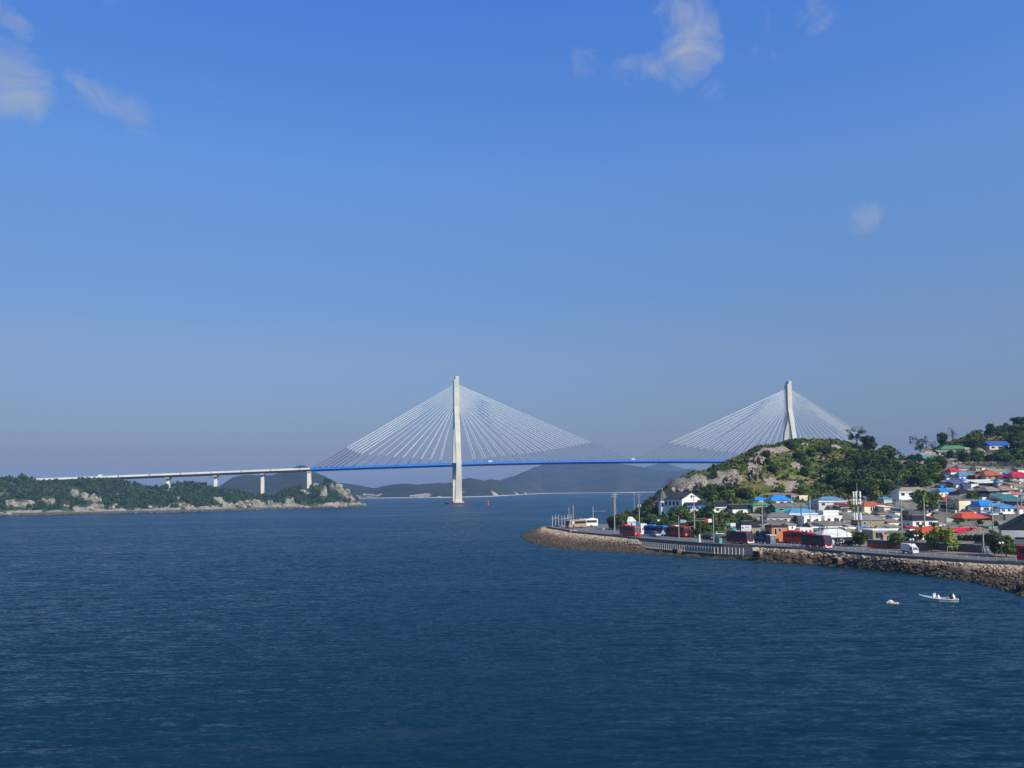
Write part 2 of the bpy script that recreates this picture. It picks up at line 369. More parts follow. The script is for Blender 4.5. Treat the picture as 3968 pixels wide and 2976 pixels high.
def rv_mat():
    m = bpy.data.materials.new('revetment_stone'); m.use_nodes = True; nt = m.node_tree; N = nt.nodes; L = nt.links; b = N['Principled BSDF']; b.inputs['Roughness'].default_value = 0.9
    b.inputs['Specular IOR Level'].default_value = 0.2
    geo = N.new('ShaderNodeNewGeometry'); sp = N.new('ShaderNodeSeparateXYZ'); L.new(geo.outputs['Position'], sp.inputs[0])
    n1 = N.new('ShaderNodeTexNoise'); n1.inputs['Scale'].default_value = 0.35; n1.inputs['Detail'].default_value = 5; L.new(geo.outputs['Position'], n1.inputs['Vector'])
    ad = N.new('ShaderNodeMath'); ad.operation = 'MULTIPLY_ADD'; L.new(n1.outputs['Fac'], ad.inputs[0]); ad.inputs[1].default_value = 2.2; L.new(sp.outputs[2], ad.inputs[2])
    mr = N.new('ShaderNodeMapRange'); mr.inputs[1].default_value = 0.8; mr.inputs[2].default_value = 4.6; L.new(ad.outputs[0], mr.inputs[0])
    cr = N.new('ShaderNodeValToRGB'); E = cr.color_ramp.elements
    E[0].position = 0.0; E[0].color = (0.045, 0.042, 0.024, 1); E[1].position = 1.0; E[1].color = (0.46, 0.36, 0.24, 1)
    for p, c in ((0.22, (0.075, 0.062, 0.034, 1)), (0.42, (0.10, 0.068, 0.046, 1)), (0.60, (0.165, 0.108, 0.07, 1)), (0.76, (0.42, 0.32, 0.21, 1))):
        e = E.new(p); e.color = c
    L.new(mr.outputs[0], cr.inputs[0])
    vo = N.new('ShaderNodeTexVoronoi'); vo.inputs['Scale'].default_value = 1.1; L.new(geo.outputs['Position'], vo.inputs['Vector'])
    hs = N.new('ShaderNodeHueSaturation'); m2 = N.new('ShaderNodeMapRange'); m2.inputs[3].default_value = 0.7; m2.inputs[4].default_value = 1.3
    s2 = N.new('ShaderNodeSeparateXYZ'); L.new(vo.outputs['Color'], s2.inputs[0]); L.new(s2.outputs[0], m2.inputs[0]); L.new(m2.outputs[0], hs.inputs['Value']); L.new(cr.outputs[0], hs.inputs['Color'])
    L.new(hs.outputs[0], b.inputs['Base Color'])
    n2 = N.new('ShaderNodeTexNoise'); n2.inputs['Scale'].default_value = 3; n2.inputs['Detail'].default_value = 6; L.new(geo.outputs['Position'], n2.inputs['Vector'])
    bp = N.new('ShaderNodeBump'); bp.inputs['Distance'].default_value = 0.15; L.new(n2.outputs['Fac'], bp.inputs['Height']); L.new(bp.outputs[0], b.inputs['Normal'])
    return m
M_RV = rv_mat()
_ico = None
def ico():
    global _ico
    if _ico is None:
        bm = bmesh.new(); bmesh.ops.create_icosphere(bm, subdivisions=1, radius=1); bm.verts.ensure_lookup_table()
        _ico = (np.array([v.co[:] for v in bm.verts]), np.array([[v.index for v in f.verts] for f in bm.faces])); bm.free()
    return _ico
def rocks(name, P, S, m, jit=0.36):
    V0, F0 = ico(); n = len(P); P = np.asarray(P); S = np.asarray(S)
    D = 1 + rng.uniform(-jit, jit, (n, len(V0), 3)); a = rng.uniform(0, 6.28, n); ca, sa = np.cos(a)[:, None], np.sin(a)[:, None]
    V = V0[None]*D; V = V*S[:, None, :]
    x = V[..., 0]*ca - V[..., 1]*sa; y = V[..., 0]*sa + V[..., 1]*ca
    V = np.stack([x, y, V[..., 2]], -1) + P[:, None, :]
    F = F0[None] + (np.arange(n)*len(V0))[:, None, None]
    return np_mesh(name, V.reshape(-1, 3), F.reshape(-1, 3), m)
def revetment():
    top = [onz(p[0], p[1], z) for p, z, w in RV]; bot = [onz(w[0], w[1], 0) for p, z, w in RV]
    T = []; B = []
    for i in range(len(RV)-1):
        n = max(2, int(max((top[i+1]-top[i]).length, (bot[i+1]-bot[i]).length)/1.2))
        for k in range(n): T.append(top[i].lerp(top[i+1], k/n)); B.append(bot[i].lerp(bot[i+1], k/n))
    T.append(top[-1]); B.append(bot[-1]); T = np.array([t[:] for t in T]); B = np.array([b[:] for b in B])
    rows = 12; V = []
    for k in range(rows+3):
        t = k/rows; P = T + (B-T)*t
        if k == 0: P = P + np.array([0, 0, -0.12])
        V.append(P)
    V = np.array(V); nx = V.shape[1]
    V[1:-1, :, 2] += (fbm(V[1:-1, :, 0]*0.8, V[1:-1, :, 1]*0.8, 3, 5)*0.9)
    # last row dips well under the water
    V[-1, :, 2] -= 1.5
    idx = np.arange(V.shape[0]*nx).reshape(V.shape[0], nx)
    F = np.stack([idx[:-1, :-1], idx[1:, :-1], idx[1:, 1:], idx[:-1, 1:]], -1).reshape(-1, 4)
    o = np_mesh('shore', V.reshape(-1, 3), F, M_RV); tag(o, 'sloping stone sea wall below the quay road', 'shore', kind='structure')
    # boulders
    W = np.linalg.norm(B-T, axis=1); pr = W/W.sum(); P = []; S = []
    n = 13000; i = rng.choice(nx, n, p=pr); t = rng.uniform(0.0, 1.04, n)
    p = T[i] + (B[i]-T[i])*t[:, None] + rng.normal(0, 0.35, (n, 3))*np.array([1, 1, 0]); s = rng.uniform(0.12, 0.42, n)
    low = T[i][:, 2] < 2; s = np.where(low, s*0.5, s); p[:, 2] += np.where(t < 0.08, -0.25, 0.0)
    t_ok = ~((low) & (t < 0.25)); p = p[t_ok]; s = s[t_ok]
    S = np.stack([s*1.35, s, s*0.7], -1)
    o = rocks('boulders', p, S, M_RV); tag(o, 'tan and brown boulders packed on the sea wall slope', 'boulders', kind='stuff')
revetment()

# ---- headland terrain (thin-plate spline through surveyed points)
CP = {4220:[(2160,182),(2060,225),(1980,255),(1900,290),(1800,350),(1700,410),(1590,480)],
 3968:[(2152,184),(2080,214),(2000,240),(1950,262),(1900,285),(1850,312),(1800,350),(1740,395),(1648,465)],
 3850:[(2147,188),(2075,215),(2040,226),(1990,245),(1940,268),(1890,292),(1850,318),(1800,358),(1755,400),(1700,452)],
 3700:[(2136,197),(2090,214),(2050,228),(2000,250),(1950,275),(1900,300),(1850,330),(1800,366),(1760,402),(1718,445)],
 3600:[(2128,203),(2060,230),(2010,250),(1950,283),(1900,308),(1850,342),(1800,383),(1762,408),(1748,430)],
 3500:[(2121,211),(2050,238),(1990,262),(1950,290),(1900,320),(1860,345),(1822,372),(1806,395)],
 3400:[(2117,216),(2045,243),(1995,268),(1960,292),(1930,312),(1880,333),(1820,355),(1770,375),(1748,392)],
 3250:[(2108,226),(2040,250),(2000,272),(1960,295),(1930,316),(1880,332),(1820,350),(1770,365),(1735,380),(1712,398)],
 3100:[(2102,233),(2040,256),(2000,275),(1960,298),(1920,320),(1860,335),(1800,350),(1750,365),(1710,385)],
 2980:[(2100,237),(2030,262),(1990,285),(1950,306),(1910,321),(1850,333),(1790,345),(1740,360),(1722,374)],
 2900:[(2097,240),(2030,268),(1990,290),(1950,309),(1900,325),(1850,332),(1800,340),(1765,350),(1752,362)],
 2800:[(2092,247),(2060,264),(2000,290),(1960,309),(1920,324),(1880,331),(1840,338),(1812,347),(1800,358)],
 2700:[(2085,259),(2050,276),(2010,294),(1970,311),(1930,325),(1900,332),(1860,338),(1838,350)],
 2620:[(2077,271),(2040,292),(2008,314),(1982,328),(1915,339),(1872,345),(1860,352)],
 2560:[(2072,279),(2040,305),(2014,328),(1965,342),(1905,350),(1890,356)],
 2510:[(2067,288),(2040,316),(2000,334),(1970,346),(1955,352)],
 2465:[(2060,298),(2045,318),(2030,340),(2012,352)],
 2425:[(2055,306),(2046,330),(2040,352)]}
def tps_fit():
    X = []; Z = []
    for px, l in CP.items():
        for py, Y in l:
            p = onY(px, py, Y); X.append((p.x, p.y)); Z.append(p.z)
        last = onY(px, l[-1][0], l[-1][1]); first = onY(px, l[0][0], l[0][1])
        if px < 4300:
            d = ray(px, 1893)
            for dy, dz in ((45, 0.30), (110, 0.75)):
                X.append((d.x*(l[-1][1]+dy), l[-1][1]+dy)); Z.append(max(-4, last.z*(1-dz)))
            X.append((d.x*(l[0][1]-14), l[0][1]-14)); Z.append(1.6)
    for p in ((20, 300), (35, 330), (30, 370), (40, 420), (55, 460)): X.append(p); Z.append(-3)
    X = np.array(X, float)/100; Z = np.array(Z, float); n = len(X)
    r2 = ((X[:, None]-X[None])**2).sum(-1); K = np.where(r2 > 0, 0.5*r2*np.log(r2+1e-12), 0) + np.eye(n)*0.0006
    P = np.hstack([np.ones((n, 1)), X]); A = np.zeros((n+3, n+3)); A[:n, :n] = K; A[:n, n:] = P; A[n:, :n] = P.T
    w = np.linalg.solve(A, np.concatenate([Z, np.zeros(3)])); return X, w
TPX, TPW = tps_fit()
def tps(x, y):
    x = np.asarray(x, float)/100; y = np.asarray(y, float)/100; sh = x.shape; q = np.stack([x.ravel(), y.ravel()], -1); out = np.zeros(len(q)); n = len(TPX)
    for k in range(0, len(q), 4000):
        c = q[k:k+4000]; r2 = ((c[:, None]-TPX[None])**2).sum(-1); K = np.where(r2 > 0, 0.5*r2*np.log(r2+1e-12), 0)
        out[k:k+4000] = K@TPW[:n] + TPW[n] + c@TPW[n+1:]
    return out.reshape(sh)
def hgt(x, y): return np.maximum(tps(x, y), QZ)
def hgt1(x, y): return float(hgt(np.array([x]), np.array([y]))[0])
YS = np.arange(150, 560, 1.0)
def T(px, py):
    """first point of the headland seen through the pixel"""
    d = ray(px, py); X = d.x*YS; Z = CAMH + d.z*YS; H = hgt(X, YS); i = np.argmax(Z <= H)
    if not (Z <= H).any(): i = int(np.argmin(Z-H))
    Y = YS[i]
    if i > 0 and (Z <= H).any():
        a = Z[i-1]-H[i-1]; b = Z[i]-H[i]; Y = YS[i-1] + a/(a-b+1e-9)
    return Vector((d.x*Y, Y, float(hgt(np.array([d.x*Y]), np.array([Y]))[0])))
ROCKS = [(2640,1880,40,26),(2720,1880,60,36),(2790,1850,36,26),(2830,1850,30,30),(2860,1870,18,28),(2925,1800,26,48),(2960,1765,28,22),(3030,1745,36,14),(3085,1805,20,10),(3175,1705,18,5),(3180,1775,18,4),
         (3120,1730,12,4),(2990,1750,24,12),(3240,1732,20,6),(3530,1782,30,16),(3680,1800,40,18),(3800,1745,26,14),(2985,1868,24,16),(3060,1890,60,14),(2690,2030,18,30)]
def grass_mat():
    m = bpy.data.materials.new('hill_grass'); m.use_nodes = True; nt = m.node_tree; N = nt.nodes; L = nt.links; b = N['Principled BSDF']; b.inputs['Roughness'].default_value = 0.95; b.inputs['Specular IOR Level'].default_value = 0.1
    geo = N.new('ShaderNodeNewGeometry')
    def nz(s, d=5, r=0.6):
        n = N.new('ShaderNodeTexNoise'); n.inputs['Scale'].default_value = s; n.inputs['Detail'].default_value = d; n.inputs['Roughness'].default_value = r; L.new(geo.outputs['Position'], n.inputs['Vector']); return n.outputs['Fac']
    def ramp(f, els):
        cr = N.new('ShaderNodeValToRGB'); E = cr.color_ramp.elements; E[0].position, E[0].color = els[0][0], (*els[0][1], 1); E[1].position, E[1].color = els[-1][0], (*els[-1][1], 1)
        for p, c in els[1:-1]: e = E.new(p); e.color = (*c, 1)
        L.new(f, cr.inputs[0]); return cr.outputs[0]
    g = ramp(nz(0.07, 8, 0.65), [(0.30, (0.04, 0.07, 0.014)), (0.46, (0.075, 0.105, 0.022)), (0.55, (0.14, 0.145, 0.04)), (0.66, (0.30, 0.24, 0.13))])
    rk = ramp(nz(0.5, 8, 0.7), [(0.30, (0.12, 0.10, 0.075)), (0.45, (0.42, 0.35, 0.27)), (0.7, (0.58, 0.50, 0.40))])
    mpv = N.new('ShaderNodeMapping'); mpv.inputs['Scale'].default_value = (.4, .4, .16); L.new(geo.outputs['Position'], mpv.inputs['Vector']); vo = N.new('ShaderNodeTexVoronoi'); vo.feature = 'DISTANCE_TO_EDGE'; L.new(mpv.outputs[0], vo.inputs['Vector'])
    mrv = N.new('ShaderNodeMapRange'); mrv.inputs[1].default_value = .02; mrv.inputs[2].default_value = .14; mrv.inputs[3].default_value = .3; L.new(vo.outputs[0], mrv.inputs[0]); mlv = N.new('ShaderNodeMixRGB'); mlv.blend_type = 'MULTIPLY'; mlv.inputs[0].default_value = 1; L.new(rk, mlv.inputs[1]); L.new(mrv.outputs[0], mlv.inputs[2]); rk = mlv.outputs[0]  # rock cracks drawn dark: their shadow is multiplied into the colour
    tw = ramp(nz(0.35, 6, 0.7), [(0.35, (0.16, 0.14, 0.11)), (0.5, (0.30, 0.26, 0.20)), (0.68, (0.45, 0.41, 0.34))])
    def attr(n):
        a = N.new('ShaderNodeAttribute'); a.attribute_name = n; return a.outputs['Fac']
    def mix(f, a, c):
        q = N.new('ShaderNodeMixRGB'); L.new(f, q.inputs[0]); L.new(a, q.inputs[1]); L.new(c, q.inputs[2]); return q.outputs[0]
    def sharpen(f, n, lo, hi):
        a = N.new('ShaderNodeMath'); a.operation = 'ADD'; L.new(f, a.inputs[0]); L.new(n, a.inputs[1]); r = N.new('ShaderNodeMapRange'); r.inputs[1].default_value = lo; r.inputs[2].default_value = hi; L.new(a.outputs[0], r.inputs[0]); return r.outputs[0]
    n3 = nz(0.22, 6, 0.65)
    c = mix(sharpen(attr('town'), n3, 0.95, 1.1), g, tw); c = mix(sharpen(attr('rock'), n3, 0.95, 1.05), c, rk)
    L.new(c, b.inputs['Base Color'])
    n2 = N.new('ShaderNodeTexNoise'); n2.inputs['Scale'].default_value = 0.9; n2.inputs['Detail'].default_value = 8; n2.inputs['Roughness'].default_value = 0.7; L.new(geo.outputs['Position'], n2.inputs['Vector'])
    bp = N.new('ShaderNodeBump'); bp.inputs['Distance'].default_value = 1.0; L.new(n2.outputs['Fac'], bp.inputs['Height']); L.new(bp.outputs[0], b.inputs['Normal'])
    return m
M_GRASS = grass_mat()
def proj_np(X, Y, Z):
    q = np.stack([X, Y, Z-CAMH], -1); zz = q@np.array(f0); return 1984+FPX*(q@np.array(CR))/zz, CY0-FPX*(q@np.array(CU))/zz
def headland():
    xs = np.arange(28, 345, 1.6); ys = np.arange(180, 560, 1.6); X, Y = np.meshgrid(xs, ys); Z = tps(X, Y)
    px, py = proj_np(X, Y, Z)
    rock = np.zeros_like(X)
    for cx, cy, rx, ry in ROCKS:
        d = ((px-cx)/rx)**2 + ((py-cy)/ry)**2; rock = np.maximum(rock, np.clip(1.35-d*0.75, 0, 1))
    town = np.clip((px-2880)/60, 0, 1)*np.clip((py-1880-np.clip((3600-px)/300, 0, 1)*50)/30, 0, 1)
    town = np.maximum(town, np.clip((px-3480)/50, 0, 1)*np.clip((py-1800)/20, 0, 1))
    up = np.clip((Z-QZ-1)/6, 0, 1)
    Z2 = Z + up*(fbm(X*0.09, Y*0.09, 5, 3)*2.2)*(1-town*0.8) + rock*up*np.abs(fbm(X*0.2, Y*0.14, 5, 9))*2.6
    fl = np.clip((Z-QZ)/1.0, 0, 1)
    V = np.stack([X, Y, Z2], -1).reshape(-1, 3); ny, nx = X.shape; idx = np.arange(ny*nx).reshape(ny, nx)
    F = np.stack([idx[:-1, :-1], idx[:-1, 1:], idx[1:, 1:], idx[1:, :-1]], -1).reshape(-1, 4)
    zz = Z.ravel()[F].max(1); F = F[zz > 1.8]
    o = np_mesh('hill', V, F, M_GRASS, smooth=True); tag(o, 'green rocky headland hill rising behind the village', 'hill', kind='structure')
    for nm, arr in (('rock', rock), ('town', town)):
        a = o.data.attributes.new(nm, 'FLOAT', 'POINT'); a.data.foreach_set('value', arr.ravel().astype(np.float32))
    # short scrub and grass tufts
    n = 52000; x = rng.uniform(34, 300, n); y = rng.uniform(225, 500, n); z = tps(x, y); up = np.clip((z-QZ-1)/6, 0, 1); 
    z2 = z + up*(fbm(x*0.09, y*0.09, 5, 3)*2.2); qx, qy = proj_np(x, y, z)
    tw = np.clip((qx-2880)/60, 0, 1)*np.clip((qy-1880-np.clip((3600-qx)/300, 0, 1)*50)/30, 0, 1); tw = np.maximum(tw, np.clip((qx-3480)/50, 0, 1)*np.clip((qy-1800)/20, 0, 1))
    rk = np.zeros(n)
    for cx, cy, rx, ry in ROCKS: rk = np.maximum(rk, (((qx-cx)/rx)**2+((qy-cy)/ry)**2) < 1.0)
    keep = (z > QZ+1.2) & (rk < 0.5) & (qx > 2380) & (qx < 4150) & (rng.uniform(0, 1, n) > tw*0.93) & (fbm(x*0.05, y*0.05, 3, 21) + rng.uniform(-.3, .3, n) > -0.18)
    x, y, z2 = x[keep], y[keep], z2[keep]; n = len(x); s = rng.uniform(0.35, 1.0, n)
    quads_on('grass', x, y, z2, s, 3, M_SCRUB, 'rough grass and low scrub over the headland', 'grass')
def quads_on(name, x, y, z, s, k, m, label, cat):
    x = np.repeat(x, k); y = np.repeat(y, k); z = np.repeat(z, k); s = np.repeat(s, k); n = len(x)
    x = x + rng.normal(0, 0.5, n)*s; y = y + rng.normal(0, 0.5, n)*s; zc = z + rng.uniform(0.0, 0.7, n)*s
    a = rng.normal(0, 1, (n, 3)); a /= np.linalg.norm(a, axis=1)[:, None]; bb = np.cross(a, rng.normal(0, 1, (n, 3))); bb /= np.linalg.norm(bb, axis=1)[:, None]
    C = np.stack([x, y, zc], -1); A = a*(s*0.55)[:, None]; B = bb*(s*0.42)[:, None]
    V = np.stack([C-A-B, C+A-B, C+A+B, C-A+B], 1).reshape(-1, 3); F = np.arange(len(V)).reshape(-1, 4)
    o = np_mesh(name, V, F, m); tag(o, label, cat, kind='stuff'); return o
M_SCRUB = mat('scrub_leaves', (0.135, 0.145, 0.034), 0.9, (0.036, 0.062, 0.015), 0.11, spec=0.1, contrast=(0.36, 0.66))
headland()

# ---- far land: ranges built as real ridges (shore line, ridge line, back slope)
def interp(tab, x): return float(np.interp(x, [t[0] for t in tab], [t[1] for t in tab]))
def land_range(name, x0, x1, shore, ridge, depth, m, label, step=6, rows=26, rough=4.0, nf=0.02, prof=0.75, prom=None, seed=0, cat='hills'):
    cols = np.arange(x0, x1+step, step); V = []
    nr = rows+10
    for px in cols:
        s = onz(px, interp(shore, px), 0); Yr = s.y + interp(depth, px) if isinstance(depth, list) else s.y+depth
        r = onY(px, interp(ridge, px), Yr); d = ray(px, 1893).x; col = []
        for k in range(nr):
            t = k/(rows-1)
            if t <= 1:
                Y = s.y + (Yr-s.y)*t; z = -3 + (r.z+3)*(t**prof) if k else -4.0
            else:
                Y = Yr + (Yr-s.y)*(t-1)*2.2; z = max(-4, r.z*(1-((t-1)/(9/(rows-1)))**1.5))
            col.append((d*Y, Y, z))
        V.append(col)
    V = np.array(V); t = np.clip(np.arange(nr)/(rows-1), 0, 1)
    env = np.clip(t*3.5, 0, 1)*np.clip((1.35-t)*2.2, 0.25, 1)
    V[..., 2] += fbm(V[..., 0]*nf, V[..., 1]*nf, 5, seed)*rough*env[None, :]
    nx = len(cols); idx = np.arange(nx*nr).reshape(nx, nr)
    F = np.stack([idx[:-1, :-1], idx[1:, :-1], idx[1:, 1:], idx[:-1, 1:]], -1).reshape(-1, 4)
    o = np_mesh(name, V.reshape(-1, 3), F, m, smooth=True); tag(o, label, cat, kind='structure')
    return V
def land_mat(name, g1, g2, r1, r2, rscale, rthr, zrock, s=0.02, bump=1.5, beach=(0.38, 0.33, 0.26), BEACHZ=2.2):
    m = bpy.data.materials.new(name); m.use_nodes = True; nt = m.node_tree; N = nt.nodes; L = nt.links; b = N['Principled BSDF']; b.inputs['Roughness'].default_value = 0.95; b.inputs['Specular IOR Level'].default_value = 0.1
    geo = N.new('ShaderNodeNewGeometry'); sp = N.new('ShaderNodeSeparateXYZ'); L.new(geo.outputs['Position'], sp.inputs[0])
    def nz(sc, d=6, r=0.65):
        n = N.new('ShaderNodeTexNoise'); n.inputs['Scale'].default_value = sc; n.inputs['Detail'].default_value = d; n.inputs['Roughness'].default_value = r; L.new(geo.outputs['Position'], n.inputs['Vector']); return n.outputs['Fac']
    def ramp(f, a, ca, c, cb):
        cr = N.new('ShaderNodeValToRGB'); E = cr.color_ramp.elements; E[0].position = a; E[0].color = (*ca, 1); E[1].position = c; E[1].color = (*cb, 1); L.new(f, cr.inputs[0]); return cr.outputs[0]
    def mth(op, a, c=None):
        q = N.new('ShaderNodeMath'); q.operation = op
        for i, v in enumerate((a, c)):
            if v is None: continue
            if isinstance(v, (int, float)): q.inputs[i].default_value = v
            else: L.new(v, q.inputs[i])
        return q.outputs[0]
    g = ramp(nz(s), 0.38, g1, 0.62, g2); rk = ramp(nz(s*4), 0.38, r1, 0.6, r2)
    f = mth('SUBTRACT', nz(rscale, 4, 0.6), mth('MULTIPLY', sp.outputs[2], 1.0/zrock)); mr = N.new('ShaderNodeMapRange'); mr.inputs[1].default_value = rthr; mr.inputs[2].default_value = rthr+0.03; L.new(f, mr.inputs[0])
    mx = N.new('ShaderNodeMixRGB'); L.new(mr.outputs[0], mx.inputs[0]); L.new(g, mx.inputs[1]); L.new(rk, mx.inputs[2])
    zb = N.new('ShaderNodeMapRange'); zb.inputs[1].default_value = BEACHZ+1; zb.inputs[2].default_value = BEACHZ; L.new(mth('ADD', sp.outputs[2], mth('MULTIPLY', nz(0.05), 1.5)), zb.inputs[0])
    m2 = N.new('ShaderNodeMixRGB'); L.new(zb.outputs[0], m2.inputs[0]); L.new(mx.outputs[0], m2.inputs[1]); m2.inputs[2].default_value = (*beach, 1)
    L.new(m2.outputs[0], b.inputs['Base Color'])
    n2 = N.new('ShaderNodeTexNoise'); n2.inputs['Scale'].default_value = s*6; n2.inputs['Detail'].default_value = 6; L.new(geo.outputs['Position'], n2.inputs['Vector'])
    bp = N.new('ShaderNodeBump'); bp.inputs['Distance'].default_value = bump; L.new(n2.outputs['Fac'], bp.inputs['Height']); L.new(bp.outputs[0], b.inputs['Normal'])
    return m
M_ISL = land_mat('island_ground', (0.030, 0.05, 0.020), (0.06, 0.075, 0.03), (0.20, 0.175, 0.14), (0.33, 0.29, 0.23), 0.05, .30, 26, 0.06, 1.0, beach=(0.10, 0.085, 0.07), BEACHZ=2.4)
M_HILL = land_mat('far_hill_woods', (0.022, 0.026, 0.026), (0.046, 0.048, 0.042), (0.35, 0.28, 0.2), (0.5, 0.4, 0.3), 0.006, 0.60, 400, 0.012, 5.0)
M_HILLR = land_mat('near_hill_woods', (0.018, 0.026, 0.018), (0.038, 0.044, 0.030), (0.30, 0.24, 0.18), (0.46, 0.37, 0.28), 0.010, 0.52, 120, 0.02, 3.0)

ISH = [(-260,2006),(0,1998),(150,1995),(350,1991),(700,1985),(1000,1976),(1200,1969),(1330,1965),(1415,1961)]
IRG = [(-260,1880),(-60,1866),(0,1862),(80,1853),(160,1868),(250,1872),(350,1868),(450,1870),(550,1890),(620,1894),(700,1884),(760,1877),(800,1890),(850,1905),(900,1908),(950,1920),(1000,1928),(1060,1928),(1100,1908),(1150,1900),(1200,1893),(1250,1874),(1290,1868),(1330,1888),(1370,1924),(1400,1948),(1420,1966)]
IV = land_range('island_hill', -260, 1420, ISH, IRG, [(-260,110),(500,100),(1000,90),(1250,75),(1350,45),(1420,14)], M_ISL, 'wooded rocky island across the water', step=5, rows=30, rough=3.0, nf=0.05, prof=0.8, seed=31)
MIDR = land_range('hill_slope', 700, 1352, [(700,1940),(1352,1935)], [(700,1955),(820,1895),(850,1882),(880,1862),(900,1850),(940,1842),(990,1844),(1050,1840),(1090,1828),(1120,1816),(1150,1806),(1168,1800),(1190,1806),(1215,1824),(1260,1842),(1300,1862),(1345,1895),(1352,1930)], 260, M_HILLR, 'dark wooded hill rising behind the island and the viaduct', step=5, rough=7, nf=0.012, seed=11)
NH = land_range('wooded_hills', 1290, 2080, [(1290,1934),(1400,1932),(1700,1929.5),(1900,1925),(2000,1919),(2080,1914)], [(1290,1868),(1340,1870),(1400,1882),(1450,1892),(1480,1884),(1520,1876),(1560,1873),(1620,1874),(1700,1868),(1760,1868),(1800,1858),(1820,1854),(1850,1858),(1880,1864),(1905,1858),(1930,1860),(1960,1872),(2000,1896),(2030,1908),(2080,1915)], 380, M_HILLR, 'low wooded hills with sandy cliffs behind the near pylon', step=6, rough=9, nf=0.008, prof=0.7, seed=5)
FH = land_range('mountain', 1820, 2900, [(1820,1922),(1950,1921),(2100,1913),(2250,1911),(2400,1910),(2500,1908),(2900,1903)], [(1820,1900),(1900,1866),(1940,1860),(1990,1846),(2040,1826),(2085,1806),(2110,1797),(2150,1795),(2200,1794),(2280,1796),(2300,1799),(2350,1796),(2400,1797),(2430,1803),(2480,1810),(2530,1818),(2580,1826),(2640,1820),(2680,1812),(2700,1816),(2740,1829),(2800,1835),(2900,1850)], 700, M_HILL, 'blue hazy mountain under the bridge main span', step=8, rough=14, nf=0.004, prof=0.8, seed=8)
FM = land_range('distant_mountain', 2380, 2800, [(2380,1901),(2800,1897)], [(2380,1860),(2440,1838),(2490,1818),(2530,1804),(2560,1797),(2590,1799),(2620,1808),(2660,1822),(2720,1846),(2800,1870)], 500, M_HILL, 'faint pale mountain beyond the blue mountain', step=10, rough=12, nf=0.004, seed=18)

# rock faces and forest on the island
IROCK = [(20,1925,35,14),(75,1962,60,22),(20,1990,30,8),(190,1952,26,22),(175,1945,20,12),(300,1922,26,26),(335,1935,30,22),(370,1945,18,22),(290,1905,12,20),(375,1968,32,14),(262,1960,22,16),(320,1970,40,8),(440,1966,14,14),(450,1915,12,10),(510,1902,26,10),(535,1907,16,8),(610,1915,24,8),(665,1908,20,12),(690,1935,10,14),(705,1960,22,14),(735,1965,14,10),(590,1968,22,8),(845,1945,22,14),(875,1960,30,10),(940,1962,34,16),(975,1948,26,14),(1010,1955,26,16),(1060,1962,26,12),(1052,1950,10,14),(1125,1950,22,24),(1092,1964,12,8),(1175,1965,26,6),(1190,1912,24,16),(1235,1895,26,22),(1255,1920,16,30),(1300,1895,26,24),(1330,1915,26,22),(1350,1935,24,16),(1318,1957,22,14),(1280,1962,26,8),(1390,1955,26,10),(1150,1960,14,8),(250,1985,260,3),(800,1976,260,3),(1200,1966,200,3)]
def island_labels():
    refs = [(120, 'near the left edge of the photo'), (240, 'below the left end of the island skyline'), (400, 'under the far left stretch of the viaduct'), (560, 'under the viaduct lorry side of the island'), (650, 'left of the first viaduct pier'), (745, 'right of the first viaduct pier'), (850, 'near the second viaduct pier'), (965, 'between the second and third piers'), (1045, 'below the third viaduct pier'), (1140, 'between the third and the twin-shaft pier'), (1225, 'below the twin-shaft pier'), (1290, 'on the rocky point under the blue deck'), (1360, 'on the right shoulder of the island'), (9999, 'at the right tip of the island')]
    out = []
    for cx, cy, rx, ry in IROCK:
        a = rx*ry; sz = 'small' if a < 200 else 'medium' if a < 420 else 'large'; sh = 'tall' if ry > rx*.9 else 'wide' if ry < rx*.45 else 'craggy'
        w = interp(ISH, cx)-cy; hh = 'at the waterline' if w < 22 else 'low on the slope' if w < 50 else 'halfway up the slope' if w < 78 else 'high among the trees'
        out.append(f'{sz} {sh} pale rock {hh}, '+next(t for b, t in refs if cx < b))
    seen = {}; fin = list(out)
    for i, l in enumerate(out): seen.setdefault(l, []).append(i)
    for l, ix in seen.items():
        if len(ix) > 1:
            ix.sort(key=lambda i: IROCK[i][0])
            for n, i in enumerate(ix): fin[i] = (('left' if n == 0 else 'right') if len(ix) == 2 else ('left', 'middle', 'right', 'rightmost')[n])+' '+l
    return fin
ILAB = island_labels()
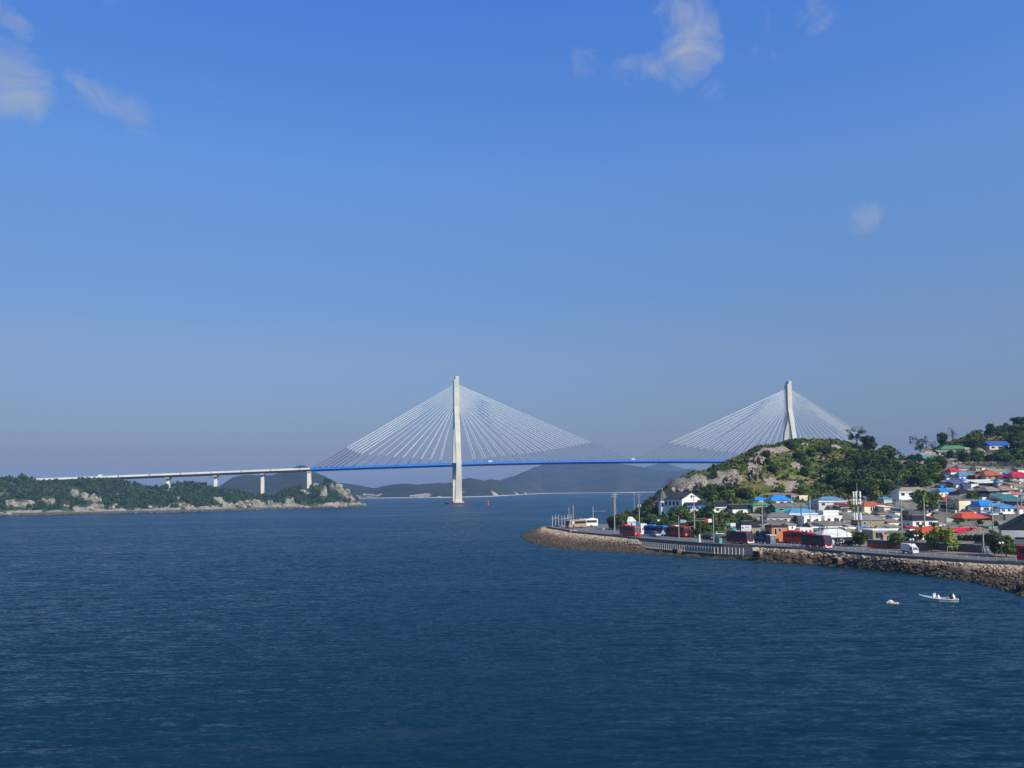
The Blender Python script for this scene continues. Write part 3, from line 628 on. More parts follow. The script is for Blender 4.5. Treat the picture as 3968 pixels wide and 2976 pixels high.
def island_cover():
    P = IV[:, :34].reshape(-1, 3); qx, qy = proj_np(P[:, 0], P[:, 1], P[:, 2])
    def inrock(qx, qy, k=1.0):
        r = np.zeros(len(qx), bool)
        for cx, cy, rx, ry in IROCK: r |= (((qx-cx)/(rx*k*0.95))**2 + ((qy-cy)/(ry*k))**2) < 1
        return r
    # forest positions: random points in the grid
    nx, nr = IV.shape[0], IV.shape[1]; n = 5200
    i = rng.uniform(0, nx-1.001, n); j = rng.uniform(1.5, 37, n); i0 = i.astype(int); j0 = j.astype(int); fi = (i-i0)[:, None]; fj = (j-j0)[:, None]
    p = (IV[i0, j0]*(1-fi)+IV[i0+1, j0]*fi)*(1-fj)+(IV[i0, j0+1]*(1-fi)+IV[i0+1, j0+1]*fi)*fj
    qx, qy = proj_np(p[:, 0], p[:, 1], p[:, 2]); jag = fbm(p[:, 0]*0.12, p[:, 1]*0.12, 3, 2)*0.5
    keep = ~inrock(qx, qy+4, 1.0) & (p[:, 2] > 3.2+rng.uniform(0, 1.5, n)); p = p[keep]; n = len(p)
    h = rng.uniform(2.2, 5.8, n)*np.where(p[:, 2] > 30, 0.85, 1.0)*(0.7+0.6*(fbm(p[:, 0]*0.03, p[:, 1]*0.03, 2, 44)+0.5))
    k = 46; c = np.repeat(p, k, 0); hh = np.repeat(h, k); N = len(c)
    u = rng.normal(0, 1, (N, 3)); u /= np.linalg.norm(u, axis=1)[:, None]; u *= (rng.uniform(0.45, 1, N)**0.5)[:, None]
    taper = np.repeat(rng.uniform(0, 0.75, n), k); zz = (u[:, 2]+1)/2; wr = (1-taper*zz)
    C = c + np.stack([u[:, 0]*hh*0.42*wr, u[:, 1]*hh*0.42*wr, hh*(0.15+0.85*zz)], -1)
    a = rng.normal(0, 1, (N, 3)); a /= np.linalg.norm(a, axis=1)[:, None]; b = np.cross(a, rng.normal(0, 1, (N, 3))); b /= np.linalg.norm(b, axis=1)[:, None]; s = rng.uniform(0.3, 0.62, N)*np.clip(hh/5, 0.6, 1.3)
    V = np.stack([C-a*s[:, None]-b*s[:, None], C+a*s[:, None]-b*s[:, None], C+a*s[:, None]+b*s[:, None], C-a*s[:, None]+b*s[:, None]], 1).reshape(-1, 3)
    o = np_mesh('forest', V, np.arange(len(V)).reshape(-1, 4), M_PINE); tag(o, 'dense dark green pine wood covering the island', 'forest', kind='stuff')
    # rock faces: one craggy outcrop per visible bare patch
    mr = mat('granite_rock', (0.33, 0.295, 0.235), 0.9, (0.10, 0.09, 0.075), 0.22, 0.8, 0.35, contrast=(0.36, 0.56), spec=0.15)
    grid = IV[:, :34].reshape(-1, 3); gx, gy = proj_np(grid[:, 0], grid[:, 1], grid[:, 2])
    for q, (cx, cy, rx, ry) in enumerate(IROCK[:-3]):
        d = ((gx-cx)**2+(gy-cy)**2); b = grid[int(np.argmin(d))]; s = b[1]/FPX
        rr = random.Random(q); side = rr.choice((-1, 1)); crag('rock_outcrop', b, rx*s*1.3, ry*s*1.35, mr, ILAB[q], 'rock', 'rock faces of the wooded island', seed=q, depth=3.0, cluster=6)
    # shoreline stones
    n = 1500; x = rng.uniform(-60, 1412, n); P = []
    for v in x:
        p = onz(v, interp(ISH, v)-rng.uniform(-1, 4), 0); P.append((p.x, p.y, rng.uniform(-0.2, 0.6)))
    s = rng.uniform(0.5, 2.0, n); S = np.stack([s*1.4, s, s*0.7], -1)
    o = rocks('shore_rocks', P, S, mat('shore_stone', (0.12, 0.10, 0.08), 0.9, (0.05, 0.042, 0.035), 0.15, contrast=(0.4, 0.6))); tag(o, 'dark tidal stones along the island waterline', 'rocks', kind='stuff')
def crag(name, base, w, h, m, label, cat, group=None, seed=0, depth=3.0, spire=0.0, lean=0.0, cluster=1, raw=False):
    """craggy rock: icosphere cut by random planes, sunk into the slope"""
    if cluster > 1:
        r = random.Random(seed*5+1); bms = bmesh.new()
        for k in range(cluster):
            f = r.uniform(.42, .72); ox, oz = r.uniform(-.62, .62), r.uniform(-.55, .35)
            me = crag('part', (0, 0, 0), w*f, h*f, m, None, None, seed=seed*31+k, depth=depth*f, spire=r.uniform(.2, .8), lean=r.uniform(-.8, .8), raw=True)
            for v in me.vertices: v.co.x += ox*w; v.co.z += oz*h; v.co.y += r.uniform(-.1, .1)*0+oz*depth*.8
            bms.from_mesh(me); bpy.data.meshes.remove(me)
        me = bpy.data.meshes.new(name); bms.to_mesh(me); bms.free(); me.materials.append(m)
        o = bpy.data.objects.new(name, me); COL.objects.link(o); o.location = tuple(base); tag(o, label, cat, group); return o
    bm = bmesh.new(); bmesh.ops.create_icosphere(bm, subdivisions=3 if raw else 4, radius=1); r = random.Random(seed*17+3)
    planes = [(Vector((r.gauss(0, 1), r.gauss(0, 1), r.gauss(0, 0.7))).normalized(), r.uniform(0.45, 0.85)) for _ in range(26)]
    sx, sy = r.uniform(0, 50), r.uniform(0, 50)
    for v in bm.verts:
        t = (v.co.z+1)/2; v.co.x = v.co.x*(1-spire*t)+spire*t*lean; v.co.y *= 1-spire*.6*t
        for n, d in planes:
            k = v.co.dot(n)-d
            if k > 0: v.co -= n*k*0.92
        q = mnoise.noise(Vector((v.co.x*2.3+sx, v.co.z*1.2+sy, v.co.y*2.3)))
        q2 = mnoise.noise(Vector((v.co.x*6+sx, v.co.z*2.5+sy, v.co.y*6)))
        v.co *= 1+q*0.35+q2*0.14
    for v in bm.verts: v.co = Vector((v.co.x*w, v.co.y*depth, v.co.z*h*1.15))
    me = bpy.data.meshes.new(name); bm.to_mesh(me); bm.free()
    if raw: return me
    me.materials.append(m)
    o = bpy.data.objects.new(name, me); COL.objects.link(o); o.location = (base[0], base[1], base[2]); tag(o, label, cat, group); return o
island_cover()
# ================================================================== BRIDGE
B_ANG = math.asin(0.199)
BA = Vector((math.cos(B_ANG), math.sin(B_ANG), 0))
BP0 = onY(1771, 1896, 1081); BP0.z = 0
def t_at(px):
    lo, hi = -900, 900
    for _ in range(50):
        m = (lo+hi)/2; q = BP0+BA*m; v = proj((q.x, q.y, 40))[0]
        if v < px: lo = m
        else: hi = m
    return lo
T2 = t_at(3064)
_dt = [-600, -493, -357, -187, -90, 0, T2/2, T2, T2+100, T2+200, T2+330]; _dz = [33.5, 37.6, 42.0, 46.2, 49.4, 52.0, 56.0, 52.0, 49.0, 45.5, 40]
_pf = np.polyfit(_dt, _dz, 4)
def dz(t): return float(np.polyval(_pf, t))
M_BLUE = mat('blue_steel', (0.010, 0.15, 0.52), 0.45, (0.008, 0.12, 0.44), 0.05, spec=0.3)
M_VIA = mat('white_viaduct_concrete', (0.66, 0.64, 0.56), 0.8, (0.52, 0.50, 0.44), 0.05)
M_PYL = mat('pylon_concrete', (0.60, 0.57, 0.46), 0.8, (0.46, 0.44, 0.36), 0.07)
M_CABW = mat('white_cable_sheath', (0.80, 0.82, 0.78), 0.5, nscale=0.2)
M_CABG = mat('grey_cable_sheath', (0.12, 0.125, 0.19), 0.6, nscale=0.2)
M_RUST = mat('rust_stained_caisson', (0.13, 0.06, 0.045), 0.9, (0.05, 0.035, 0.035), 0.3)
M_GIR = mat('shaded_girder_concrete', (0.34, 0.33, 0.30), 0.85, (0.26, 0.25, 0.23), 0.1)  # greyer than the parapets: shade under the deck put into the colour
def bridge():
    br = empty('cable_stayed_bridge', BP0, B_ANG, 'long cable-stayed road bridge with two tall pale pylons and a blue deck', 'bridge')
    def sweep(prof, t0, t1, step=20):
        ts = list(np.arange(t0, t1, step))+[t1]; return [[(t, y, dz(t)+z) for y, z in prof] for t in ts]
    mb = MB(); mb.loft(sweep([(-11, 0), (-11.8, -1.3), (-6.5, -3.4), (6.5, -3.4), (11.8, -1.3), (11, 0)], -186, T2+186))
    mb.build('deck', M_BLUE, br)
    for s in (-1, 1):
        mb = MB(); mb.loft(sweep([(s*10.85-0.12, 0.0), (s*10.85-0.12, 1.15), (s*10.85+0.12, 1.15), (s*10.85+0.12, 0.0)], -186, T2+186)); mb.build('parapet', M_BLUE, br)
    mb = MB(); mb.loft(sweep([(-10.5, 0.02), (10.5, 0.02), (10.5, -0.02), (-10.5, -0.02)], -600, T2+330)); mb.build('carriageway', M_ASPH, br)
    for a, b in ((-600, -186.2), (T2+186.2, T2+330)):
        mb = MB(); mb.loft(sweep([(-11, -0.3), (-11, -0.7), (-5.5, -1.3), (-4.5, -3.6), (4.5, -3.6), (5.5, -1.3), (11, -0.7), (11, -0.3)], a, b)); mb.build('viaduct_girder', M_GIR, br)
        for s in (-1, 1):
            mb = MB(); mb.loft(sweep([(s*11.2-0.15, -1.1), (s*11.2-0.15, 1.2), (s*11.2+0.15, 1.2), (s*11.2+0.15, -1.1)], a, b)); mb.build('viaduct_parapet', M_VIA, br)
        for t in np.arange(a+17, b, 35): mb = MB(); mb.box(t-0.35, t+0.35, -11.5, -11.36, dz(t)-1.2, dz(t)+1.25); mb.build('expansion_joint', M_DARK, br)
    for px, wy, base in ((350, 3.2, 20), (653, 3.2, 14), (837, 3.2, 8), (1018, 3.2, 4)):
        t = t_at(px); z = dz(t)-3.6; mb = MB()
        mb.loft([[(t-1.9, -wy-.4, base-16), (t+1.9, -wy-.4, base-16), (t+1.9, wy+.4, base-16), (t-1.9, wy+.4, base-16)], [(t-1.9, -wy, z-3.5), (t+1.9, -wy, z-3.5), (t+1.9, wy, z-3.5), (t-1.9, wy, z-3.5)], [(t-2.1, -7.5, z-1.3), (t+2.1, -7.5, z-1.3), (t+2.1, 7.5, z-1.3), (t-2.1, 7.5, z-1.3)], [(t-2.1, -8, z), (t+2.1, -8, z), (t+2.1, 8, z), (t-2.1, 8, z)]])
        mb.build('pier', M_VIA, br)
    t = -187
    for s in (-1, 1):
        mb = MB(); mb.box(t-2.4, t+2.4, s*6-2.2, s*6+2.2, -4, dz(t)-4.6); mb.build('pier', M_VIA, br)
    mb = MB(); mb.box(t-2.7, t+2.7, -9.5, 9.5, dz(t)-4.6, dz(t)-3.65); mb.build('pier_cap', M_VIA, br)
    small = MB()
    for ip, tc in enumerate((0.0, T2)):
        py = MB()
        for s in (-1, 1):   # s=-1 is the near leg (towards the camera: local -y)
            def ring(z, yc, wx, wy): return [(tc-wx, s*yc-wy, z), (tc+wx, s*yc-wy, z), (tc+wx, s*yc+wy, z), (tc-wx, s*yc+wy, z)]
            r = [ring(3.2, 12.5, 4.4, 3.2), ring(20, 14.2, 3.9, 2.9), ring(44, 17.3, 3.35, 2.7), ring(52, 17.8, 3.25, 2.6), ring(60, 16.8, 3.2, 2.55), ring(90, 10.2, 3.3, 2.5), ring(118, 4.0, 3.2, 2.4), ring(126, 2.3, 3.2, 2.35)]
            if s == 1: r = [[q[i] for i in (0, 1, 2, 3)] for q in r]
            leg = MB(); leg.loft(r); lo = leg.build('leg', M_PYL, None)
            py_leg = lo; small_list = py_leg
            legs = legs+[lo] if s == 1 else [lo]
        col = MB(); col.prism([(tc-3.2, 124), (tc+3.2, 124), (tc+3.2, 166.8), (tc-1.4, 166.8), (tc-1.4, 163.6), (tc-3.2, 161.6)], -4.3, 4.3)
        p = col.build('pylon', M_PYL, br)
        for l in legs: l.parent = p; KIDS.setdefault(p.name, []).append(l)
        cb = MB(); cb.box(tc-2.2, tc+2.2, -17, 17, 45.5, 48.3); cb.build('cross_beam', M_PYL, p)
        for s in (-1, 1):
            an = MB()
            for k in range(15): z = 155.5-k*2.05; an.box(tc+s*3.2-0.25, tc+s*3.2+0.25, -1.5, 1.5, z-0.35, z+0.35)
            an.box(tc+s*3.2-0.2, tc+s*3.2+0.2, -0.3, 0.3, 126, 156.2); an.build('cable_anchor', M_DARK, p)
        fd = MB(); fd.box(tc-14, tc+14, -24, 24, -4, 1.9); fd.build('caisson', M_RUST, p)
        pl = MB(); pl.box(tc-6.5, tc+6.5, -18.5, 18.5, 1.9, 3.3); pl.build('plinth', M_CONCL, p)
        back = [-184, -177, -170, -163, -156, -149, -135, -121, -107, -93, -79, -65, -51, -37, -23]
        main = [235-15*k for k in range(15)]
        for side, lst in ((-1, back), (1, main)):
            for plane in (-1, 1):
                for k, d in enumerate(lst):
                    dd = d if ip == 0 else -d
                    ta = tc+dd; a = Vector((ta, plane*10.3, dz(ta)+0.3)); b = Vector((tc+(3.1 if dd > 0 else -3.1), plane*1.3, 155.5-k*2.05))
                    fr = 0.07+0.17*(1-k/14); mid = a.lerp(b, fr); lw = a.lerp(b, min(0.06, 5/(b-a).length))
                    tgt = small if (plane == 1 and k >= 10) else MB()
                    tgt.cur = 0; tgt.tube(mid, b, 0.22, n=5, cap=False); tgt.cur = 1; tgt.tube(lw, mid, 0.27, n=5, cap=False); tgt.cur = 2; tgt.tube(a, lw, 0.40, n=6)
                    if tgt is not small: tgt.build('stay_cable', [M_CABW, M_CABG, M_BLUE], p)
    s = small.build('stay_cables', [M_CABW, M_CABG, M_BLUE], br); s['kind'] = 'stuff'
    return br
legs = []
bridge()
def bp(t, y, z=0.0):
    q = BP0+BA*t + Vector((-BA.y, BA.x, 0))*y; return Vector((q.x, q.y, dz(t)+z))

# ================================================================== VEHICLES
def paint(name, c, c2=None): return mat('paint_'+name, c, 0.28, c2 or tuple(x*0.9 for x in c), 0.6, spec=0.3)
P_RED = paint('red', (0.52, 0.012, 0.016)); P_RED2 = paint('bright_red', (0.62, 0.022, 0.015)); P_MAR = paint('maroon', (0.16, 0.008, 0.012)); P_BLUE = paint('blue', (0.008, 0.20, 0.55)); P_BLK = paint('black', (0.012, 0.012, 0.016))
P_WHT = paint('white', (0.75, 0.75, 0.73)); P_TAN = paint('tan', (0.38, 0.27, 0.18)); P_NAVY = paint('navy', (0.012, 0.018, 0.10)); P_CYAN = paint('cyan', (0.02, 0.34, 0.62)); P_SIL = paint('silver', (0.4, 0.4, 0.4))
def wheels(o, xs, w, r=0.5):
    for x in xs:
        for s in (-1, 1):
            m = MB(); m.tube((x, s*(w/2-0.27), r), (x, s*(w/2+0.02), r), r, n=14); wh = m.build('wheel', M_TYRE, o)
            m = MB(); m.tube((x, s*(w/2+0.021), r), (x, s*(w/2+0.05), r), r*0.55, n=10); m.build('rim', M_RIM, wh)
def bus(loc, yaw, label, body, upper=None, roof=None, L=11.6, accent=None, group='coaches parked along the quay'):
    o = empty('coach', loc, yaw, label, 'coach', group); w = 2.5; h = 3.35
    m = MB(); m.prism([(-L/2, 0.35), (L/2-0.15, 0.35), (L/2, 0.7), (L/2, 1.25), (L/2-0.45, 3.05), (L/2-0.75, h), (-L/2+0.2, h), (-L/2, h-0.25)], -w/2, w/2)
    m.build('body', body, o, bevel=0.10)
    if upper:
        m = MB()
        for s in (-1, 1): m.box(-L/2+0.05, L/2-0.62, s*(w/2+0.012)-0.012, s*(w/2+0.012)+0.012, 1.55, 3.22)
        m.build('side_panel', upper, o)
    for s in (-1, 1):
        m = MB()
        n = 7; x0 = -L/2+0.5; x1 = L/2-0.95; d = (x1-x0)/n
        for i in range(n): m.box(x0+i*d+0.04, x0+(i+1)*d-0.04, s*(w/2+0.028)-0.010, s*(w/2+0.028)+0.010, 1.78, 2.78)
        m.build('side_window', M_GLASS, o)
    m = MB(); m.face([(L/2+0.02, -w/2+0.12, 1.35), (L/2+0.02, w/2-0.12, 1.35), (L/2-0.42, w/2-0.12, 2.95), (L/2-0.42, -w/2+0.12, 2.95)]); m.build('windscreen', M_GLASS, o)
    m = MB(); m.face([(-L/2-0.015, w/2-0.3, 2.0), (-L/2-0.015, -w/2+0.3, 2.0), (-L/2-0.015, -w/2+0.3, 2.9), (-L/2-0.015, w/2-0.3, 2.9)]); m.build('rear_window', M_GLASS, o)
    m = MB(); m.box(-L/2+1.2, -L/2+3.6, -0.75, 0.75, h+0.002, h+0.26); m.build('air_conditioner', roof or body, o, bevel=0.06)
    for s in (-1, 1):
        m = MB(); m.box(L/2-0.02, L/2+0.04, s*0.95-0.2, s*0.95+0.2, 0.78, 1.0); m.build('headlight', M_LAMP, o)
        m = MB(); m.tube((L/2-0.15, s*1.2, 2.75), (L/2+0.35, s*1.42, 2.6), 0.03, n=5); m.box(L/2+0.27, L/2+0.42, s*1.42-0.1, s*1.42+0.1, 2.05, 2.6); m.build('mirror', M_DARK, o)
        m = MB(); m.box(-L/2-0.03, -L/2+0.02, s*1.05-0.12, s*1.05+0.12, 0.8, 1.3); m.build('tail_light', paint('tail_light', (0.5, 0.01, 0.01)), o)
    m = MB(); m.box(L/2-0.05, L/2+0.03, -1.1, 1.1, 0.38, 0.66); m.build('bumper', accent or body, o)
    wheels(o, (-L/2+3.0, L/2-2.6), w); return o
def car(loc, yaw, label, body, kind='car', L=4.6, h=1.5, group='cars parked by the village road'):
    o = empty('parked_car', loc, yaw, label, 'car', group); w = 1.82
    m = MB(); m.prism([(-L/2, 0.35), (L/2, 0.35), (L/2, 0.75), (L/2-0.9, 0.98), (-L/2+0.3, 1.02), (-L/2, 0.9)], -w/2, w/2); m.build('body', body, o, bevel=0.09)
    m = MB(); m.loft([[(L/2-1.0, -w/2+.04, 0.95), (L/2-1.0, w/2-.04, 0.95), (-L/2+0.35, w/2-.04, 0.98), (-L/2+0.35, -w/2+.04, 0.98)], [(L/2-1.75, -w/2+.22, h-.04), (L/2-1.75, w/2-.22, h-.04), (-L/2+0.95, w/2-.22, h-.02), (-L/2+0.95, -w/2+.22, h-.02)]]); m.build('windows', M_GLASS, o)
    m = MB(); m.box(-L/2+0.9, L/2-1.7, -w/2+.2, w/2-.2, h-.02, h+.04); m.build('roof', body, o, bevel=0.03)
    for s in (-1, 1):
        m = MB(); m.box(L/2-0.04, L/2+0.02, s*0.65-0.17, s*0.65+0.17, 0.62, 0.78); m.build('headlight', M_LAMP, o)
        m = MB(); m.box(-L/2-0.02, -L/2+0.04, s*0.68-0.15, s*0.68+0.15, 0.68, 0.86); m.build('tail_light', paint('tail_light', (0.5, 0.01, 0.01)), o)
    wheels(o, (-L/2+0.85, L/2-0.9), w, 0.34); return o
def truck(loc, yaw, label, group=None, s=1.0, name='box_truck', box=None):
    o = empty(name, loc, yaw, label, 'truck', group); w = 1.95
    m = MB(); m.box(-3.0, 1.0, -w/2, w/2, 0.85, 2.9); m.build('cargo_box', box or P_WHT, o, bevel=0.03)
    m = MB(); m.prism([(1.12, 0.4), (2.9, 0.4), (2.98, 1.15), (2.55, 2.05), (1.12, 2.1)], -w/2+.08, w/2-.08); m.build('cab', P_WHT, o, bevel=0.05)
    m = MB(); m.prism([(1.12, 2.12), (2.3, 2.12), (1.25, 2.85), (1.12, 2.85)], -w/2+.12, w/2-.12); m.build('wind_deflector', P_WHT, o)
    m = MB(); m.face([(2.985, -.8, 1.2), (2.985, .8, 1.2), (2.58, .75, 2.0), (2.58, -.75, 2.0)]); m.build('windscreen', M_GLASS, o)
    for q in (-1, 1):
        m = MB(); m.face([(1.4, q*(w/2-.065), 1.25), (2.75, q*(w/2-.065), 1.25), (2.45, q*(w/2-.065), 1.95), (1.4, q*(w/2-.065), 1.95)][::q]); m.build('side_window', M_GLASS, o)
        m = MB(); m.box(2.95, 3.02, q*.65-.16, q*.65+.16, .7, .92); m.build('headlight', M_LAMP, o)
    m = MB(); m.box(-3.0, 2.6, -.5, .5, .45, .83); m.build('chassis', M_DARK, o)
    wheels(o, (-1.9, 2.1), w, 0.38); return o
def gz(px, py): return onz(px, py, QZ+0.01)
yq = lambda px: q_at(px)[1]
def coach(label, x0, xf, x1, yb, body, upper=None, roof=None, accent=None, side=1):
    """coach whose near bottom corner stands at (xf, yb); x0..xf is the flank, xf..x1 the nose"""
    c = gz(xf, yb); s = c.y/FPX; az = math.atan((xf-1984)/FPX); al = math.asin(min(0.9, max(.3, (x1-xf)*s/2.5))); L = min(12, max(8.6, (xf-x0)*s/math.cos(al)))
    yaw = -az-al; hd = Vector((math.cos(yaw), math.sin(yaw), 0)); rn = Vector((math.sin(yaw), -math.cos(yaw), 0))
    return bus(c-hd*L/2-rn*1.25, yaw, label, body, upper, roof, L, accent)
coach('red coach nearest the cape, alone at the bend of the quay road', 2396, 2460, 2487, 2079, P_RED, roof=P_RED2)
coach('blue coach behind the triangular warning sign', 2500, 2575, 2593, 2078, P_BLUE, roof=P_CYAN)
coach('red coach parked nose to tail behind the blue coach', 2588, 2656, 2681, 2083, P_RED, roof=P_WHT)
coach('dark red coach with black upper half in front of the parasols', 2816, 2896, 2923, 2110, P_MAR, P_BLK, roof=P_TAN, accent=P_WHT)
coach('bright red coach partly hidden behind a black and red coach', 3042, 3138, 3158, 2110, P_RED2, roof=P_RED2)
coach('black and maroon coach with pale bumper overlapping a bright red coach', 3108, 3197, 3226, 2128, P_MAR, P_BLK, roof=P_MAR, accent=P_WHT)
bus(gz(4072, 2184), yq(3960)-R(10), 'red coach cut off by the right edge of the photo', P_RED, roof=P_RED2)
bus(gz(2232, 2046), R(218), 'tan coach with dark front parked on the cape beside the pergola', P_TAN, None, roof=P_SIL, L=9.5)
bus(gz(2272, 2042), R(200), 'white and navy coach parked on the cape beside the traffic signal', P_WHT, None, roof=P_WHT, L=9.5, accent=P_NAVY)
truck(gz(3526, 2146), R(-84), 'white box truck driving along the quay road').scale = (.8, .8, .8)
car(gz(2745, 2091), R(-62), 'dark car parked in front of the overgrown rock beside the teal booth', P_BLK)
car(gz(2950, 2103), R(-60), 'black car parked beside the utility pole right of the dark red coach', P_NAVY)
car(gz(2541, 2079), R(-70), 'small silver car seen against the side of the blue coach', P_SIL, L=3.8)
car(gz(3272, 2115), R(188), 'black saloon in front of the large white-roofed shed', P_BLK, L=4.9)
car(gz(3926, 2150), R(-60), 'dark blue pickup parked before the big grey warehouse', P_NAVY, L=5.2, h=1.75)
o = truck(gz(2988, 2098), yq(2990)+R(60), 'dark delivery truck beside the small blue-grey hut', box=P_NAVY)
for px, y, lb in ((396, -5, 'white lorry crossing the pale viaduct above the island'), (1899, -6, 'white van on the blue deck just right of the near pylon'), (2450, -6, 'white van on the blue deck at mid span')):
    t = t_at(px); q = bp(t, y, 0.03); truck(q, B_ANG, lb, 'vehicles crossing the bridge', name='bridge_truck')

# ================================================================== POLES, LAMPS, SIGNS
def gpt(px, py):
    p = onz(px, py, QZ)
    if hgt1(p.x, p.y) > QZ+0.3: p = T(px, py)
    return p
def height_to(p, px, py_top):
    lo, hi = 0, 60
    for _ in range(40):
        m = (lo+hi)/2
        if proj((p.x, p.y, p.z+m))[1] > py_top: lo = m
        else: hi = m
    return lo
def utility(px, py, top, label, arms=1, transformer=False, r=0.17, m=M_POLE, Y=None, group='utility poles of the village'):
    p = gpt(px, py)
    if Y: p = onY(px, py, Y)
    h = height_to(p, px, top); o = empty('utility_pole', p, R(random.uniform(-25, 25)), label, 'pole', group)
    mb = MB(); mb.tube((0, 0, -1.5), (0, 0, h), r*1.25, r*0.8, n=8); mb.build('pole', m, o)
    for k in range(arms):
        z = h-0.35-k*0.9; mb = MB(); mb.box(-1.1, 1.1, -0.06, 0.06, z-0.06, z+0.06)
        a = mb.build('cross_arm', M_STEEL, o); mb = MB()
        for x in (-1.0, -0.35, 0.35, 1.0): mb.tube((x, 0, z+0.06), (x, 0, z+0.3), 0.06, n=6)
        mb.build('insulators', M_CONCL, a)
    if transformer:
        mb = MB(); mb.tube((0.45, 0, h*0.62), (0.45, 0, h*0.62+1.0), 0.33, n=10); mb.tube((-0.45, 0, h*0.62), (-0.45, 0, h*0.62+1.0), 0.33, n=10); mb.build('transformer', M_STEEL, o)
    return o, p, h
UP = [(2382, 2064, 1912, 'twin-arm concrete pole left of the pair at the cape road', 2, False), (2386.5, 2048, 1905, 'concrete pole right of the pair at the cape road', 2, False),
 (2458, 1992, 1908, 'thin pole standing against the sea left of the white villa', 1, False), (2478, 2046, 1915, 'concrete pole with a transformer beside the blue advertising sign', 1, True),
 (2222, 2052, 1957, 'taller concrete pole between the pergola and the tan coach', 0, False), (2205, 2030, 1965, 'shorter concrete pole just behind the pergola', 0, False),
 (2692, 2079, 1920, 'tall pole in front of the white gable of the villa', 1, False), (2956, 2090, 1944, 'tall pole right of the dark tiled shop', 1, False),
 (3107, 2072, 1955, 'pole in front of the light blue hipped roof', 1, False), (3142, 2075, 1926, 'tall pole right of the light blue hipped roof', 0, False),
 (3495, 2068, 1934, 'tall pole left of the black-tiled white house', 1, False), (3584, 2050, 1925, 'slim pole before the red-brick room of the cream house', 0, False),
 (3668, 1990, 1930, 'short pole before the grey-roofed white bungalow', 0, False), (3850, 2098, 1955, 'tall pole before the concrete embankment', 1, False),
 (3812, 2145, 2058, 'leaning white pole at the gate of the grey boundary wall', 0, False), (3946, 2022, 1930, 'pole before the teal tin roof', 0, False),
 (3725, 1835, 1800, 'small pole rising through the crimson tiled roof', 0, False), (3908, 1836, 1798, 'leaning pole below the stone terraces', 0, False),
 (3801, 1720, 1652, 'lone pole on the skyline left of the blue-roofed cottage', 0, False), (3584, 1752, 1693, 'thin mast on the skyline by the small tan hut', 0, False), (3512, 1800, 1764, 'short pole before the small rust-roofed sheds', 0, False),
 (3892, 2070, 2026, 'pole left of the big grey warehouse roof', 0, False), (3877, 2075, 2030, 'dark mast over the green-banded building', 0, False), (3960, 1990, 1920, 'pole at the right edge before the teal tin roof', 0, False)]
poles = [utility(x, y, t, lb, a, tr) for x, y, t, lb, a, tr in UP]
def wires():
    def sag(a, b, s=0.8, n=8):
        mb.cur = 0; pts = [a.lerp(b, i/n)-Vector((0, 0, s*4*(i/n)*(1-i/n))) for i in range(n+1)]
        for i in range(n): mb.tube(pts[i], pts[i+1], 0.025, n=3, cap=False)
    tops = {i: (p[1]+Vector((0, 0, p[2]-0.2))) for i, p in enumerate(poles)}
    for a, b in ((0, 3), (3, 6), (6, 7), (7, 9), (9, 10), (10, 13), (8, 9), (10, 11), (13, 15)):
        for dx in (-0.9, 0.9):
            mb = MB(); sag(tops[a]+Vector((dx, 0, 0)), tops[b]+Vector((dx, 0, 0))); side = 'left' if dx < 0 else 'right'; l = f'thin black {side} strand of cable running right from the {UP[a][3]}'
            if (a, b) == (10, 13): l = f'thin black {side} strand of cable crossing from the black-tiled house to the embankment pole'
            o = mb.build('power_line', M_DARK); tag(o, ' '.join(l.split()[:16]), 'cable', 'overhead cables')
wires()
def telecom():
    p = gpt(3327, 2070); h = height_to(p, 3327, 1872); o = empty('antenna_mast', p, 0, 'tall telecom mast with two tiers of white antennas beside the red-roofed house', 'mast')
    mb = MB(); mb.tube((0, 0, -1), (0, 0, h*0.86), 0.28, 0.2, n=10); mb.tube((0, 0, h*0.86), (0, 0, h), 0.05, n=6); mb.build('mast', M_POLE, o)
    for zf in (0.70, 0.58, 0.28):
        for k in range(5):
            a = k*1.257+0.3; x, y = 0.95*math.cos(a), 0.95*math.sin(a); z = h*zf
            mb = MB(); mb.box(x-0.17, x+0.17, y-0.08, y+0.08, z, z+2.0); mb.build('antenna', M_WHITE, o)
            mb = MB(); mb.tube((0, 0, z+1), (x, y, z+1), 0.04, n=5); mb.build('bracket', M_STEEL, o)
telecom()
def lamp(px, py, top, label):
    p = gpt(px, py); h = height_to(p, px, top); o = empty('street_lamp', p, R(20), label, 'street lamp', 'twin-globe street lamps on the quay road')
    mb = MB(); mb.tube((0, 0, -.2), (0, 0, h), 0.08, 0.05, n=8); mb.build('post', mat('brown_post', (0.16, 0.09, 0.06), 0.6, nscale=3), o)
    for s in (-1, 1):
        mb = MB(); mb.tube((0, 0, h-0.1), (s*0.42, 0, h-0.25), 0.03, n=5); mb.build('arm', M_DARK, o)
        mb = MB(); mb.blob((s*0.42, 0, h-0.05), 0.27, 0.27, 0.25, 10, 6); mb.build('globe', M_WHITE, o, smooth=True)
for x, y, t, lb in ((3535, 2156, 2090, 'twin-globe lamp in front of the white box truck'), (3552, 2135, 2075, 'twin-globe lamp behind the white box truck'), (3882, 2176, 2103, 'nearest twin-globe lamp, left of the coach at the right edge'), (3897, 2152, 2091, 'twin-globe lamp under the right-hand street trees')): lamp(x, y, t, lb)
